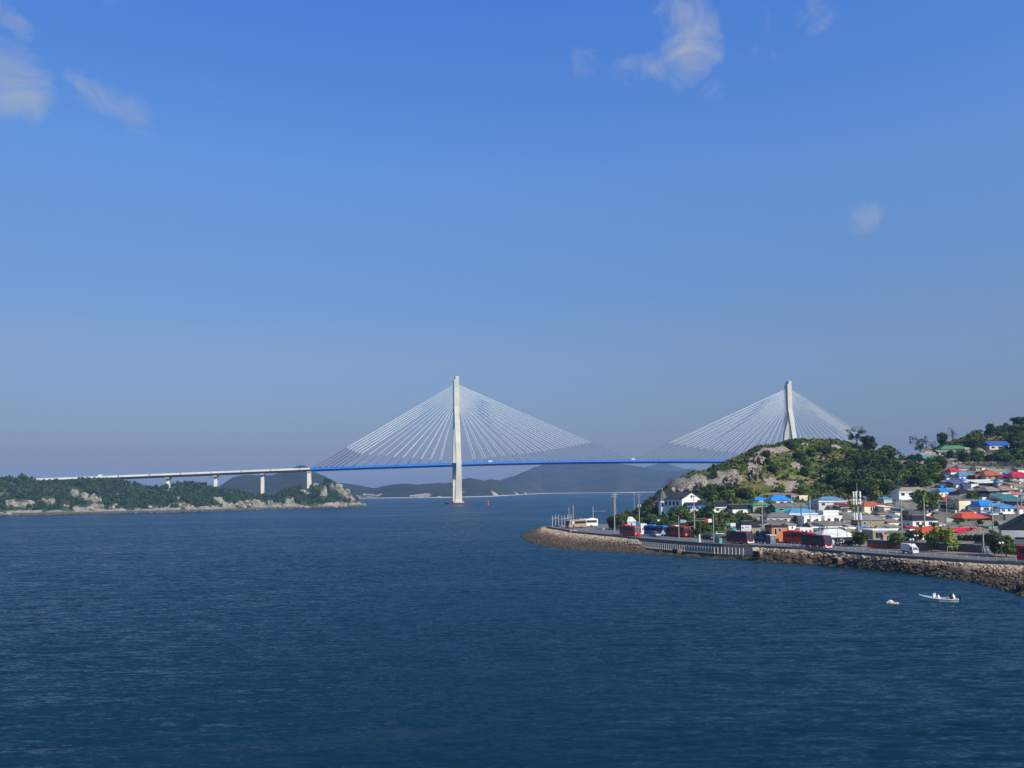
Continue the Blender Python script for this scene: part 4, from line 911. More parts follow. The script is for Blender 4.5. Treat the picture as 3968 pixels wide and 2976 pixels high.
def slimpost(px, py, top, label, m=M_POLE, r=0.07):
    p = gpt(px, py); h = height_to(p, px, top); o = empty('lamp_post', p, 0, label, 'lamp post', 'slim posts on the quay road')
    mb = MB(); mb.tube((0, 0, -.2), (0, 0, h), r, r*0.7, n=8); mb.build('post', m, o)
    mb = MB(); mb.tube((0, 0, h-.05), (0.9, 0, h+0.1), 0.035, n=5); mb.box(0.8, 1.2, -.09, .09, h+.06, h+.14); mb.build('lamp_head', M_STEEL, o)
M_BR = mat('rusty_post', (0.20, 0.10, 0.06), 0.7, nscale=3)
for x, y, t, lb, m in ((3196, 2078, 2040, 'slim post before the long brown roof with a white fascia', M_POLE), (3248, 2128, 2050, 'slim rusty post before the white-roofed shed', M_BR), (3284, 2118, 2050, 'slim dark post above the black saloon', M_DARK), (2676, 2096, 2040, 'rust-brown post at the rear of the red coach', M_BR), (2714, 2075, 2010, 'rusty post left of the dark car', M_BR), (3672, 2145, 2118, 'short pale post on the brick pavement', M_POLE)): slimpost(x, y, t, lb, m)

def sign_gantry(px, py, top, ax, ay, side, label, plates):
    p = gpt(px, py); h = height_to(p, px, top); o = empty('sign_gantry', p, 0, label, 'sign gantry', 'road sign gantries')
    s = p.y/FPX; hz = height_to(p, px, ay); L = (ax-px)*s
    mb = MB(); mb.tube((0, 0, -.2), (0, 0, h), 0.14, 0.10, n=10); mb.build('post', M_STEEL, o)
    mb = MB(); mb.tube((0, 0, hz-0.2), (L, 0, hz+0.1), 0.06, 0.05, n=6); mb.build('arm', M_STEEL, o)
    for x, kind, m in plates:
        q = (x-px)*s; mb = MB()
        if kind == 'square': mb.box(q-0.5, q+0.5, -0.12, -0.08, hz-0.55, hz+0.5)
        else: mb.tube((q, -0.12, hz), (q, -0.08, hz), 0.45, n=20)
        mb.build('sign_plate', m, o)
M_REDS = mat('sign_red', (0.5, 0.03, 0.05), 0.4, nscale=3); M_YEL = mat('sign_yellow', (0.65, 0.45, 0.04), 0.4, nscale=3); M_ORG = mat('sign_orange', (0.70, 0.20, 0.04), 0.5, nscale=3)
sign_gantry(2631, 2086, 1997, 2695, 2020, 1, 'grey gantry with two pale sign plates above the red coach', [(2644, 'square', M_STEEL), (2656, 'round', M_STEEL)])
sign_gantry(2766, 2103, 1993, 2692, 2017, -1, 'grey gantry with a red round sign and a white square sign', [(2753, 'square', M_WHITE), (2741, 'round', M_REDS)])
def signal():
    p = gpt(2299, 2036); h = height_to(p, 2299, 1962); hz = height_to(p, 2299, 1981); s = p.y/FPX; o = empty('traffic_signal', p, 0, 'pale signal pole with a long arm and two dark signal heads at the cape', 'traffic signal')
    mb = MB(); mb.tube((0, 0, -.2), (0, 0, h), 0.2, 0.13, n=10); mb.build('post', M_STEEL, o)
    mb = MB(); mb.tube((0, 0, hz), (55*s, 0, hz), 0.07, 0.05, n=6); mb.build('arm', M_STEEL, o)
    for x in (22, 52): mb = MB(); mb.box(x*s-0.6, x*s+0.6, -.2, .2, hz-0.4, hz-.05); mb.build('signal_head', M_DARK, o)
signal()
def tri_sign(px, py, cy, r, up, m, label, name='warning_sign'):
    p = gpt(px, py); hz = height_to(p, px, cy); o = empty(name, p, 0, label, 'road sign'); d = 1 if up else -1; q = r*0.9
    mb = MB(); mb.tube((0, 0, -.2), (0, 0, hz), 0.05, n=6); mb.build('post', M_STEEL, o)
    mb = MB(); n0 = [(0, hz+d*q), (-q, hz-d*q*0.75), (q, hz-d*q*0.75)]; mb.prism(n0 if up else n0[::-1], -0.1, -0.07); mb.build('sign_plate', m, o)
tri_sign(2570, 2082, 2062, 0.95, True, M_STEEL, 'pale triangular sign in front of the blue coach')
tri_sign(2552, 2054, 2018, 0.62, False, M_WHITE, 'white inverted triangle sign at the foot of the white villa')
tri_sign(2338, 2062, 2048, 0.55, True, M_WHITE, 'small white triangular sign on the bare cape apron')
def cone(px, py, label):
    p = gpt(px, py); o = empty('bollard', p, 0, label, 'bollard'); mb = MB(); mb.tube((0, 0, 0), (0, 0, 1.3), 0.22, 0.12, n=10); mb.build('post', P_RED, o); mb = MB(); mb.tube((0, 0, 0.8), (0, 0, 1.0), 0.19, 0.16, n=10); mb.build('band', M_WHITE, o)
cone(2274, 2064, 'red bollard on the cape apron in front of the coaches')
def white_column():
    p = gpt(2711, 2101); h = height_to(p, 2711, 2072); o = empty('white_column', p, 0, 'thick white column on the quay left of the teal booth', 'column'); mb = MB(); mb.tube((0, 0, 0), (0, 0, h), 0.3, 0.22, n=12); mb.build('shaft', M_WHITE, o, smooth=False); mb = MB(); mb.blob((0, 0, h), .22, .22, .14, 10, 5); mb.build('cap', M_WHITE, o)
white_column()
def lighthouse_marker():
    p = gpt(2222, 2062); o = empty('round_sign', p, 0, 'bright white round sign on a low concrete block by the tan coach', 'sign'); hz = height_to(p, 2222, 2025)
    mb = MB(); mb.tube((0, 0, 0), (0, 0, hz), 0.12, n=8); mb.build('post', P_NAVY, o)
    mb = MB(); mb.tube((0, -.12, hz), (0, -.05, hz), 0.5, n=20); mb.build('sign_plate', M_WHITE, o)
    mb = MB(); mb.box(-1.2, 1.2, -.5, .5, -.1, 0.9); mb.build('base', M_CONC, o)
lighthouse_marker()
def pergola():
    a = gpt(2141, 2042); b = gpt(2178, 2042); c = gpt(2212, 2036); o = empty('pergola', a, 0, 'white open pergola frame with tall posts at the tip of the cape', 'pergola'); h = height_to(a, 2141, 1998); hp = height_to(a, 2141, 2011)
    def post(p, hh): q = p-a; mb = MB(); mb.box(q.x-.13, q.x+.13, q.y-.13, q.y+.13, 0, hh); mb.build('post', M_STEEL, o)
    for px, py in ((2141, 2042), (2178, 2042), (2189, 2041), (2153, 2036), (2165, 2036), (2214, 2034), (2200, 2038)): post(gpt(px, py), h)
    def beam(p, q, z): p = p-a; q = q-a; mb = MB(); mb.tube((p.x, p.y, z), (q.x, q.y, z), 0.16, n=4); mb.build('beam', M_STEEL, o)
    beam(a, b, hp); beam(b, c, hp); beam(gpt(2153, 2036), gpt(2165, 2036), hp); beam(gpt(2189, 2041), gpt(2214, 2034), hp); beam(a, gpt(2153, 2036), hp)
    q = b-a; mb = MB(); mb.box(0.2, q.x-.2, 0.3, 2.2, hp-0.35, hp-0.12); mb.build('canopy', M_DARK, o)
    mb = MB(); mb.box(1.0, q.x-1.0, 1.2, 1.7, 0, 0.45); mb.build('bench', M_DARK, o)
pergola()
def railing():
    a = q_at(2497)[0]; PQ = [Q[i] for i in range(len(Q)) if 2491 <= qpx[i][0] <= 2905]
    top = offset([Vector((p.x, p.y, 1.15)) for p in PQ], -4.2); inn = offset([Vector((p.x, p.y, 1.15)) for p in PQ], 0.1)
    mb = MB()
    for i in range(len(top)-1):
        A, B, C, D = top[i], top[i+1], inn[i+1], inn[i]
        mb.face([A, B, C, D]); dn = Vector((0, 0, -0.7)); mb.face([A+dn, B+dn, B, A]); dn2 = Vector((0, 0, 1.87)); mb.face([D, C, C+dn2, D+dn2])
    for e in (0, -1): mb.face([top[e], inn[e], inn[e]+Vector((0, 0, -1)), top[e]+Vector((0, 0, -1))])
    o = mb.build('promenade', mat('promenade_concrete', (0.10, 0.092, 0.08), 0.9, (0.055, 0.05, 0.042), 0.4)); tag(o, 'low concrete promenade shelf below the quay edge', 'promenade', kind='structure')
    root = empty('railing', top[0], 0, 'white balustrade of tall posts along the low promenade', 'railing')
    C = offset(top, 0.25); tot = 0; pos = []
    for i in range(len(C)-1):
        L = (C[i+1]-C[i]).length; n = max(1, int(round(L/0.98)))
        for k in range(n): pos.append(C[i].lerp(C[i+1], k/n))
    pos.append(C[-1])
    rail = MB()
    for z in (0.95, 1.62):
        for i in range(len(C)-1): rail.tube(C[i]-top[0]+Vector((0, 0, z)), C[i+1]-top[0]+Vector((0, 0, z)), 0.045, n=5)
    rail.build('rail', M_STEEL, root)
    first = None
    for p in pos:
        if first is None:
            mb = MB(); mb.box(-.085, .085, -.085, .085, 0, 1.75); first = mb.build('post', M_CONCL, root); first.location = p-top[0]
        else: c = first.copy(); COL.objects.link(c); c.parent = root; c.location = p-top[0]
railing()
def guardrail():
    base = [Vector((p.x, p.y, QZ)) for p in Q[9:]]; C = offset(base, 1.6); root = empty('guard_fence', C[0], 0, 'low roadside fence of white-capped posts along the quay road', 'fence')
    pos = []
    for i in range(len(C)-1):
        L = (C[i+1]-C[i]).length; n = max(1, int(round(L/2.0)))
        for k in range(n): pos.append(C[i].lerp(C[i+1], k/n))
    rail = MB()
    for z in (0.5, 0.85):
        for i in range(len(C)-1): rail.tube(C[i]-C[0]+Vector((0, 0, z)), C[i+1]-C[0]+Vector((0, 0, z)), 0.035, n=4)
    rail.build('rail', M_STEEL, root); f = None
    for p in pos:
        if f is None:
            mb = MB(); mb.tube((0, 0, 0), (0, 0, 1.0), 0.07, n=6); f = mb.build('post', M_CONC, root); f.location = p-C[0]; mb = MB(); mb.blob((0, 0, 1.06), .11, .11, .09, 8, 4); g = mb.build('cap', M_WHITE, f)
        else:
            c = f.copy(); COL.objects.link(c); c.parent = root; c.location = p-C[0]; d = g.copy(); COL.objects.link(d); d.parent = c
guardrail()
def steps():
    p = q_at(2905)[0]; C = offset([q_at(2897)[0], q_at(2925)[0]], -2.0); o = empty('stairs', Vector((p.x, p.y, 1.1)), q_at(2910)[1], 'white stone steps climbing from the promenade to the quay', 'stairs'); mb = MB()
    for k in range(6): mb.box(-1.5+k*0.75, -0.75+k*0.75+0.0, -3.6, -0.6, 0.0, 0.33*(k+1))
    mb.build('flight', M_POLE, o)
steps()
def drain(px, py, w, h, label):
    p = onz(px, py, 0.9); o = empty('drain_outlet', p, yq(min(px, 3960)), label, 'drain outlet', 'drain outlets in the sea wall')
    mb = MB(); t = 0.18; mb.prism([(-w/2-t, 0), (w/2+t, 0), (w/2+t, h+t), (-w/2-t, h+t)], -0.5, 0.9); mb.build('surround', M_RV, o)
    mb = MB(); mb.prism([(-w/2, 0.0), (w/2*0.2, 0.0), (w/2, h), (-w/2, h)], -0.55, -0.505); mb.build('opening_shade', mat('drain_shade', (0.006, 0.006, 0.006), 0.9), o)  # dark plate on the face, painting the shade inside the drain mouth
drain(2622, 2143, 1.6, 0.9, 'low square drain under the promenade railing'); drain(2935, 2160, 1.7, 1.5, 'dark drain outlet just right of the stone steps'); drain(3242, 2185, 1.3, 1.3, 'dark drain outlet under the black saloon')
# ================================================================== VILLAGE
def roofm(name, c, c2=None): return mat('roof_'+name, c, 0.7, c2 or tuple(q*0.58+0.015 for q in c), 0.7, 0.03, 3, spec=0.2)
def wallm(name, c, c2=None): return mat('wall_'+name, c, 0.85, c2 or tuple(q*0.80 for q in c), 0.45, spec=0.2)
RB = roofm('sky_blue', (0.02, 0.27, 0.78)); RLB = roofm('light_blue', (0.10, 0.34, 0.55)); RGB_ = roofm('slate_blue', (0.13, 0.27, 0.40)); RDB = roofm('deep_blue', (0.015, 0.11, 0.55))
RT = roofm('black_tile', (0.018, 0.022, 0.034)); RG = roofm('grey', (0.20, 0.18, 0.15)); RG2 = roofm('weathered_grey', (0.32, 0.295, 0.24)); RO = roofm('orange_red', (0.72, 0.095, 0.035)); RR = roofm('crimson', (0.62, 0.018, 0.05))
RBR = roofm('brick_orange', (0.52, 0.13, 0.07)); RW = roofm('white', (0.80, 0.80, 0.72)); RTE = roofm('teal', (0.05, 0.20, 0.20)); RGN = roofm('green', (0.10, 0.28, 0.13)); RPU = roofm('lavender', (0.12, 0.13, 0.28)); RMT = roofm('mint', (0.12, 0.34, 0.24)); RPK = roofm('pink', (0.60, 0.17, 0.14)); RTN = roofm('tan_tile', (0.34, 0.22, 0.14))
WW = wallm('white', (0.84, 0.83, 0.76), (0.74, 0.73, 0.67)); WC = wallm('cream', (0.82, 0.74, 0.52), (0.72, 0.64, 0.44)); WG = wallm('grey', (0.34, 0.33, 0.30)); WT = wallm('tan_block', (0.34, 0.28, 0.20)); WM = wallm('mint', (0.48, 0.72, 0.62)); WO = wallm('orange', (0.60, 0.22, 0.08)); WR = wallm('brick_red', (0.34, 0.06, 0.03)); WLG = wallm('pale_grey', (0.60, 0.61, 0.58)); WTQ = wallm('turquoise', (0.02, 0.36, 0.30)); WPB = wallm('bright_blue', (0.06, 0.42, 0.66)); WY = wallm('pale_yellow', (0.76, 0.68, 0.42)); WDB = wallm('blue_grey', (0.16, 0.18, 0.21)); WPK = wallm('pale_pink', (0.62, 0.42, 0.36))
SPOTS = []
M_DOOR_SHADE = mat('dark_door_and_shade', (0.03, 0.03, 0.05), 0.5, nscale=2)
def house(label, x0, x1, eave, base, top, roof, rc, wc, win=2, yaw=5, d=6.0, Y=None, ov=0.28, dots=False, door=True, fascia=None, cat='house', name='house', gm=None, low=None):
    px = (x0+x1)/2; p = onY(px, base, Y) if Y else T(px, base); SPOTS.append((px, (eave+base)/2, x1-x0))
    if not Y and p.y > 470: p = onY(px, base, 440)
    s = p.y/FPX; W = (x1-x0)*s/math.cos(R(yaw)); H = max(1.0, (base-eave)*s); HR = max(0.15, (eave-top)*s)
    o = empty(name, p, R(yaw), label, cat)
    mb = MB(); mb.box(-W/2, W/2, 0, d, -3.5, H); mb.build('wall', wc, o)
    a, b = -W/2-ov, W/2+ov; c, e = -ov, d+ov; th = 0.14; mb = MB(); zt = H+HR; z0 = H+0.01
    if low: l = MB(); l.box(-W/2+.05, W/2-.05, -.12, -.003, -1, H*.6); l.build('lower_wall', low, o)
    if roof == 'hip':
        k = min((b-a)*0.27, (e-c)/2*0.85); ym = (c+e)/2
        mb.add([(a,c,z0),(b,c,z0),(b,e,z0),(a,e,z0),(a,c,z0+th),(b,c,z0+th),(b,e,z0+th),(a,e,z0+th),(a+k,ym,zt),(b-k,ym,zt)],
               [(0,3,2,1),(0,1,5,4),(1,2,6,5),(2,3,7,6),(3,0,4,7),(4,5,9,8),(5,6,9),(6,7,8,9),(7,4,8)])
        ridge = ((a+k, ym, zt), (b-k, ym, zt))
    elif roof == 'gable':
        ym = (c+e)/2
        mb.add([(a,c,z0),(b,c,z0),(b,e,z0),(a,e,z0),(a,c,z0+th),(b,c,z0+th),(b,e,z0+th),(a,e,z0+th),(a,ym,zt),(b,ym,zt)],
               [(0,3,2,1),(0,1,5,4),(1,2,6,9,5),(2,3,7,6),(3,0,4,8,7),(4,5,9,8),(6,7,8,9)])
        ridge = ((a, ym, zt), (b, ym, zt))
    elif roof == 'front':
        xm = 0
        mb.add([(a,c,z0),(b,c,z0),(b,e,z0),(a,e,z0),(xm,c,zt-th),(xm,e,zt-th),(a,c,z0+th),(b,c,z0+th),(b,e,z0+th),(a,e,z0+th),(xm,c,zt),(xm,e,zt)],
               [(0,6,10,4),(4,10,7,1),(6,9,11,10),(10,11,8,7),(3,2,5),(2,8,11,5),(5,11,9,3),(0,4,5,3),(4,1,2,5),(1,7,8,2),(0,3,9,6)])
        g = MB(); g.add([(-W/2,0,H),(W/2,0,H),(0,0,zt-th-0.05)], [(0,1,2)]); g.build('gable', gm or wc, o); ridge = ((0, c, zt), (0, e, zt))
    elif roof == 'shed':
        mb.add([(a,c,z0),(b,c,z0),(b,e,zt),(a,e,zt),(a,c,z0+th),(b,c,z0+th),(b,e,zt+th),(a,e,zt+th)], [(0,3,2,1),(4,5,6,7),(0,1,5,4),(1,2,6,5),(2,3,7,6),(3,0,4,7)]); ridge = ((a, e, zt+th), (b, e, zt+th))
    else:
        mb.box(-W/2-.12, W/2+.12, -.12, d+.12, H+.002, H+max(.2, HR)); ridge = None
    mb.build('roof', rc, o)
    if fascia:
        mb = MB(); mb.box(a, b, c-0.06, c-0.005, H-0.15, H+0.2); mb.build('fascia', fascia, o)
    if ridge:
        r0, r1 = Vector(ridge[0]), Vector(ridge[1])
        mb = MB(); mb.tube(r0+Vector((0, 0, .03)), r1+Vector((0, 0, .03)), 0.13, n=6); rr = mb.build('ridge_tiles', rc, o)
        if dots:
            mb = MB(); n = max(5, int((r1-r0).length/0.55))
            for i in range(n+1): q = r0.lerp(r1, i/n); mb.box(q.x-.08, q.x+.08, q.y-.1, q.y+.1, q.z+.1, q.z+.3)
            mb.build('ridge_ornaments', M_CONCL, rr)
    if isinstance(win, int):
        n = win; wl = []
        if n: 
            for i in range(n): wl.append(((i+0.5)/n, min(0.16, 0.5/n), 0.38, 0.78))
    else: wl = win
    if H > 1.4:
        for (u, w, v0, v1) in wl:
            x = -W/2+u*W; hw = w*W/2
            f = MB(); f.box(x-hw-.09, x+hw+.09, -0.05, 0.0, v0*H-.09, v1*H+.09); fo = f.build('window', M_FRAME, o)
            n = 2 if hw > 0.35 else 1
            g = MB()
            for i in range(n): g.box(x-hw+i*2*hw/n+.03, x-hw+(i+1)*2*hw/n-.03, -0.075, -0.052, v0*H, v1*H)
            g.build('pane', M_GLASS, fo)
        # window on the left side wall too
        if d > 4 and H > 2:
            f = MB(); f.box(-W/2-.05, -W/2, d*.4-.5, d*.4+.5, .42*H, .75*H); fo = f.build('window', M_FRAME, o); g = MB(); g.box(-W/2-.075, -W/2-.052, d*.4-.42, d*.4+.42, .45*H, .72*H); g.build('pane', M_GLASS, fo)
    if door and H > 1.8 and W > 4:
        x = W*0.13 if isinstance(win, int) and win % 2 == 0 else W*0.36
        mb = MB(); mb.box(x-.42, x+.42, -.05, 0, 0, min(2.0, H*.86)); mb.build('door', M_DOOR_SHADE, o)
    return o
H_ = house
H_('white shed with dark navy roof and bright blue fascia below the villa', 2662, 2745, 1962, 1977, 1948, 'gable', RT, WLG, 3, d=5, fascia=RB, Y=309)
H_('white house with black tiled roof, left of two joined black roofs', 2762, 2838, 1967, 1986, 1945, 'hip', RT, WW, 2, dots=True, fascia=WW)
H_('white house with black tiled roof, right of two joined black roofs', 2839, 2910, 1972, 1991, 1957, 'gable', RT, WW, [(0.5, .14, .35, .75)], dots=True, door=False)
H_('small grey concrete hut above the joined black roofs', 2899, 2926, 1944, 1957, 1941, 'flat', RG2, WG, 1, d=4)
H_('small house with bright blue roof and cream gable by the hill path', 2926, 2974, 1938, 1951, 1926, 'hip', RB, WC, 1, d=5)
H_('house with wide bright blue roof and red ridge trim', 2986, 3074, 1940, 1956, 1921, 'hip', RB, WLG, 3)
H_('low ivy-covered house with dull green roof', 2918, 2990, 1959, 1985, 1946, 'hip', RGN, WG, 2)
H_('long low building with brown-grey roof and a turquoise wall', 3004, 3132, 1967, 1984, 1951, 'gable', RG, WTQ, 3, d=6)
H_('white house under a light blue hipped roof in the middle of the village', 3058, 3168, 1992, 2010, 1971, 'hip', RLB, WW, 4, dots=False, fascia=WW)
H_('grey-roofed house with dark openings left of the conifer', 2972, 3086, 2006, 2027, 1989, 'hip', RG, WLG, 4)
H_('brown-grey roof directly above the orange house', 2990, 3070, 2040, 2048, 2026, 'shed', RG, WG, 0, Y=244, d=5)
H_('orange-walled shop with dark flat roof', 2991, 3052, 2044, 2098, 2039, 'flat', RT, WO, [(0.52, .18, .72, .92), (0.25, .14, .5, .92)], Y=237, d=5)
H_('dark tiled shop with white dotted ridge behind the banner', 2872, 2950, 2043, 2098, 2023, 'hip', RT, WT, 3, Y=244, dots=True)
H_('small blue-grey hut between the delivery truck and the orange shop', 2985, 3006, 2076, 2100, 2073, 'flat', WLG, WDB, 1, Y=231, d=3)
H_('large pale house with slate blue hipped roof and white ridges', 3172, 3284, 1943, 1973, 1926, 'hip', RGB_, WLG, [(0.16, .11, .5, .82), (0.58, .10, .5, .82)], fascia=WW)
H_('small grey building with dark vertical openings behind the blue roofs', 3066, 3092, 1921, 1950, 1917, 'flat', RG2, WG, 2, d=5, Y=316)
H_('cream flat-roofed building beside the hillside path', 3098, 3130, 1926, 1950, 1920, 'flat', WC, WC, 0, d=5, Y=315, door=False)
H_('white terrace house with stepped parapets, left of two', 3116, 3184, 2003, 2040, 1999, 'flat', WW, WW, 2, d=7, Y=256)
H_('white terrace house with stepped parapets, right of two', 3195, 3264, 2003, 2030, 1999, 'flat', WW, WW, 2, d=7, Y=258)
H_('long brown-roofed building with a white fascia board', 3146, 3276, 2043, 2075, 2024, 'gable', RG, WDB, 5, Y=245, fascia=WW)
H_('large shed with white roof edged in red', 3190, 3312, 2079, 2108, 2054, 'hip', RW, WLG, [(0.12, .2, .1, .75), (.45, .18, .1, .75), (.75, .2, .1, .75)], Y=226, ov=0.8, fascia=WW, d=7)
H_('small shed with dark red roof and cream side', 3258, 3298, 1962, 1982, 1953, 'shed', roofm('dark_red', (0.20, 0.02, 0.03)), WG, 1, d=4)
H_('cream house with orange-red hipped roof and four tall windows', 3349, 3426, 1961, 1990, 1945, 'hip', RBR, WC, [(.36, .07, .35, .88), (.47, .07, .35, .88), (.58, .07, .35, .88), (.69, .07, .35, .88)], door=False)
H_('cream extension right of the four-windowed cream house', 3427, 3456, 1966, 1990, 1963, 'shed', WC, WC, 0, d=4, door=False)
H_('tan block building with weathered grey roof below the cream house', 3336, 3430, 2016, 2048, 2004, 'shed', RG2, WT, [(.15, .1, .5, .8), (.4, .06, .6, .85)], door=False)
H_('grey concrete house with sloping grey roof, left of the tan block building', 3266, 3334, 2014, 2042, 2000, 'gable', RG, WG, 2, Y=258)
H_('long garage with white roof edge and white doors', 3382, 3476, 2056, 2100, 2052, 'flat', WW, WT, [(.25, .3, .35, .85)], Y=226, d=6, door=False)
H_('white two-storey house with black tiled roof and shaded left side', 3536, 3636, 2017, 2052, 2000, 'hip', RT, WW, [(.2, .12, .5, .85), (.42, .1, .45, .85), (.72, .14, .5, .85)], Y=238, dots=True)
H_('low house with orange-red hipped roof behind the street trees', 3572, 3682, 2066, 2090, 2045, 'hip', RO, WC, 3, Y=219)
H_('wide white bungalow with grey hipped roof at the edge of the wood', 3482, 3610, 1907, 1928, 1889, 'hip', RG2, WW, [(.12, .1, .4, .85), (.38, .14, .4, .85), (.72, .16, .4, .85), (.93, .05, .45, .8)], fascia=WW)
H_('white box annex left of the wide white bungalow', 3464, 3486, 1911, 1930, 1909, 'flat', WW, WW, 0, d=3, door=False)
H_('cream house with bright blue roof and a row of white windows', 3640, 3710, 1906, 1930, 1893, 'hip', RB, WC, [(.15, .07, .5, .75), (.38, .07, .5, .75), (.66, .18, .4, .9), (.88, .18, .4, .9)], door=False)
H_('dark-roofed house with a small white gable', 3718, 3788, 1912, 1928, 1898, 'hip', RT, WDB, 2)
H_('white bungalow with brown-grey roof left of the red-brick room', 3630, 3712, 1952, 1980, 1941, 'hip', RG, WW, [(.3, .26, .3, .85), (.82, .12, .5, .85)])
H_('tall cream house with a red-brick room on its upper floor', 3716, 3788, 1938, 1985, 1925, 'shed', RG, WC, [(.82, .3, .62, .92)], door=False)
H_('red-brick room with one square white window set on the cream house', 3717, 3742, 1938, 1957, 1937, 'flat', WR, WR, [(.5, .4, .3, .8)], d=0.9, Y=257.5, yaw=-8, door=False)
H_('white house under a large bright blue roof right of the cream house', 3800, 3872, 1963, 1988, 1941, 'hip', RB, WW, [(.3, .3, .4, .85), (.8, .16, .45, .85)])
H_('white house with pale blue awning roof', 3876, 3946, 1968, 1990, 1956, 'shed', RLB, WW, 3, fascia=RB)
H_('mint green house with vivid orange-red hipped roof', 3736, 3818, 2009, 2036, 1988, 'hip', RO, WM, [(.22, .13, .35, .8), (.5, .13, .35, .8)], Y=238, ov=1.2)
H_('black flat-roofed house behind the vivid orange-red roof', 3775, 3836, 1992, 2012, 1983, 'hip', RT, WPK, 1, Y=249)
H_('small pale pink house right of the mint house', 3821, 3840, 2003, 2038, 2000, 'flat', WPK, WPK, 1, Y=240, d=4)
H_('low house with long crimson roof and white ridge ornaments', 3712, 3828, 2066, 2084, 2049, 'gable', RR, WT, 3, Y=222, dots=True)
H_('green-banded building between the crimson roof and the warehouse', 3832, 3906, 2048, 2085, 2040, 'flat', RMT, WT, 3, Y=224)
H_('big blue-grey warehouse with dark gabled roof at the right edge', 3914, 4092, 2057, 2150, 1992, 'front', RT, WLG, [(.3, .16, .62, .72)], Y=192, d=14, yaw=-28, cat='warehouse', name='warehouse', door=False, gm=RT, low=WDB)
H_('house with rounded crimson tiled roof and small pole', 3684, 3736, 1829, 1842, 1815, 'hip', RR, WW, 2, dots=True)
H_('tiny hut with turquoise tin roof below the crimson roof', 3686, 3702, 1833, 1842, 1829, 'shed', roofm('turquoise', (0.05, 0.5, 0.6)), WDB, 0, d=3)
H_('wide white house with teal blue roof beside the brick wing', 3718, 3780, 1846, 1864, 1829, 'hip', RGB_, WW, 3)
H_('red-brick wing with white window under the teal blue roof', 3780, 3815, 1844, 1864, 1840, 'flat', RGB_, WR, [(.55, .2, .3, .85)], d=4)
H_('cream house with orange-brown tiled roof and terrace', 3820, 3884, 1843, 1862, 1825, 'hip', RBR, WC, 2, ov=0.9)
H_('low grey-roofed house behind the crimson tiled roof', 3712, 3774, 1814, 1826, 1800, 'hip', RG, WG, 2)
H_('grey-roofed house with bright cream gable end', 3842, 3900, 1829, 1842, 1817, 'gable', RG2, WC, 1)
H_('house with broad crimson roof cut off by the right edge', 3925, 4000, 1848, 1868, 1829, 'hip', RR, WLG, 2, ov=0.9)
H_('house with lavender blue tin roof below the teal blue roof', 3704, 3758, 1878, 1888, 1862, 'shed', RPU, WW, 1)
H_('shelter with curved white awning over a dark block painted as its shaded interior', 3792, 3864, 1872, 1886, 1861, 'shed', RW, M_DOOR_SHADE, 0, ov=0.9, cat='shelter', name='shelter', door=False)  # wall box in flat dark colour stands for the shade under the awning
H_('small white house with two dark windows above the dark roofs', 3764, 3792, 1878, 1898, 1875, 'flat', WW, WW, [(.45, .16, .3, .6), (.75, .16, .3, .6)], d=5, door=False)
H_('old house with sagging weathered grey roof, left of two', 3832, 3880, 1903, 1920, 1888, 'hip', RG2, M_DOOR_SHADE, 2, ov=1.0)
H_('old house with sagging weathered grey roof, right of two', 3884, 3938, 1900, 1916, 1888, 'hip', RG2, WDB, 2, ov=1.0)
H_('white house with two bright wall panels before the old grey roofs', 3887, 3918, 1912, 1936, 1910, 'flat', WW, WW, 1, d=4)
H_('small cream house left of the teal tin roofs', 3864, 3888, 1924, 1942, 1921, 'flat', WC, WC, 1, d=4)
H_('house with broad teal tin roof at the right edge', 3900, 3968, 1943, 1960, 1919, 'shed', RTE, M_DOOR_SHADE, 2, ov=0.9, door=False)
H_('house with faded pink roof and cream porch', 3922, 3964, 1917, 1930, 1905, 'hip', RPK, WC, 1)
H_('small house with faded red roof at the lower right of the village', 3950, 3990, 1972, 1992, 1960, 'hip', RPK, WW, 1)
H_('hilltop house with pale green roof and tan ridge', 3652, 3748, 1740, 1754, 1726, 'hip', RGN, WLG, 3, yaw=-4, ov=0.8)
H_('white annex right of the pale green roof', 3740, 3757, 1737, 1752, 1735, 'flat', WW, WW, [(.4, .3, .3, .65)], d=4, door=False)
H_('white hillside house with grey roof under the green-roofed house', 3644, 3706, 1753, 1772, 1743, 'shed', RG2, WW, [(.25, .12, .5, .85)], yaw=-15)
H_('long grey-roofed hillside house above a bright blue wall', 3574, 3656, 1766, 1782, 1753, 'gable', RG2, WPB, 2)
H_('small tan-roofed hut on the skyline ridge', 3586, 3618, 1749, 1757, 1739, 'shed', RTN, WW, 2, d=4)
H_('small rust-roofed shed at the end of the ridge row', 3490, 3530, 1796, 1804, 1786, 'shed', RTN, RPK, 0, d=4)
H_('low grey-roofed shed in the middle of the ridge row', 3532, 3566, 1796, 1806, 1789, 'gable', RG2, WG, 1, d=4)
H_('low pinkish-roofed shed at the right of the ridge row', 3568, 3610, 1797, 1806, 1787, 'hip', RTN, WG, 1, d=4)
H_('cottage with deep blue roof and pale yellow wall high on the right hill', 3836, 3914, 1726, 1743, 1712, 'gable', RDB, WY, 3, yaw=0, dots=True)
H_('white house with grey roof peeping over the street trees', 3470, 3530, 2072, 2096, 2062, 'gable', RG, WW, 2, Y=222)
H_('small grey outbuilding between the white terraces and the grey house', 3276, 3320, 2050, 2068, 2044, 'flat', WW, WT, 2, Y=240, d=4)
H_('low tin-roofed hut below the dull green roof', 2915, 2960, 2002, 2014, 1996, 'shed', RG2, WG, 1, d=4)
H_('small turquoise shed left of the crimson tiled roof', 3664, 3684, 1846, 1858, 1843, 'shed', RMT, WTQ, 1, d=3)
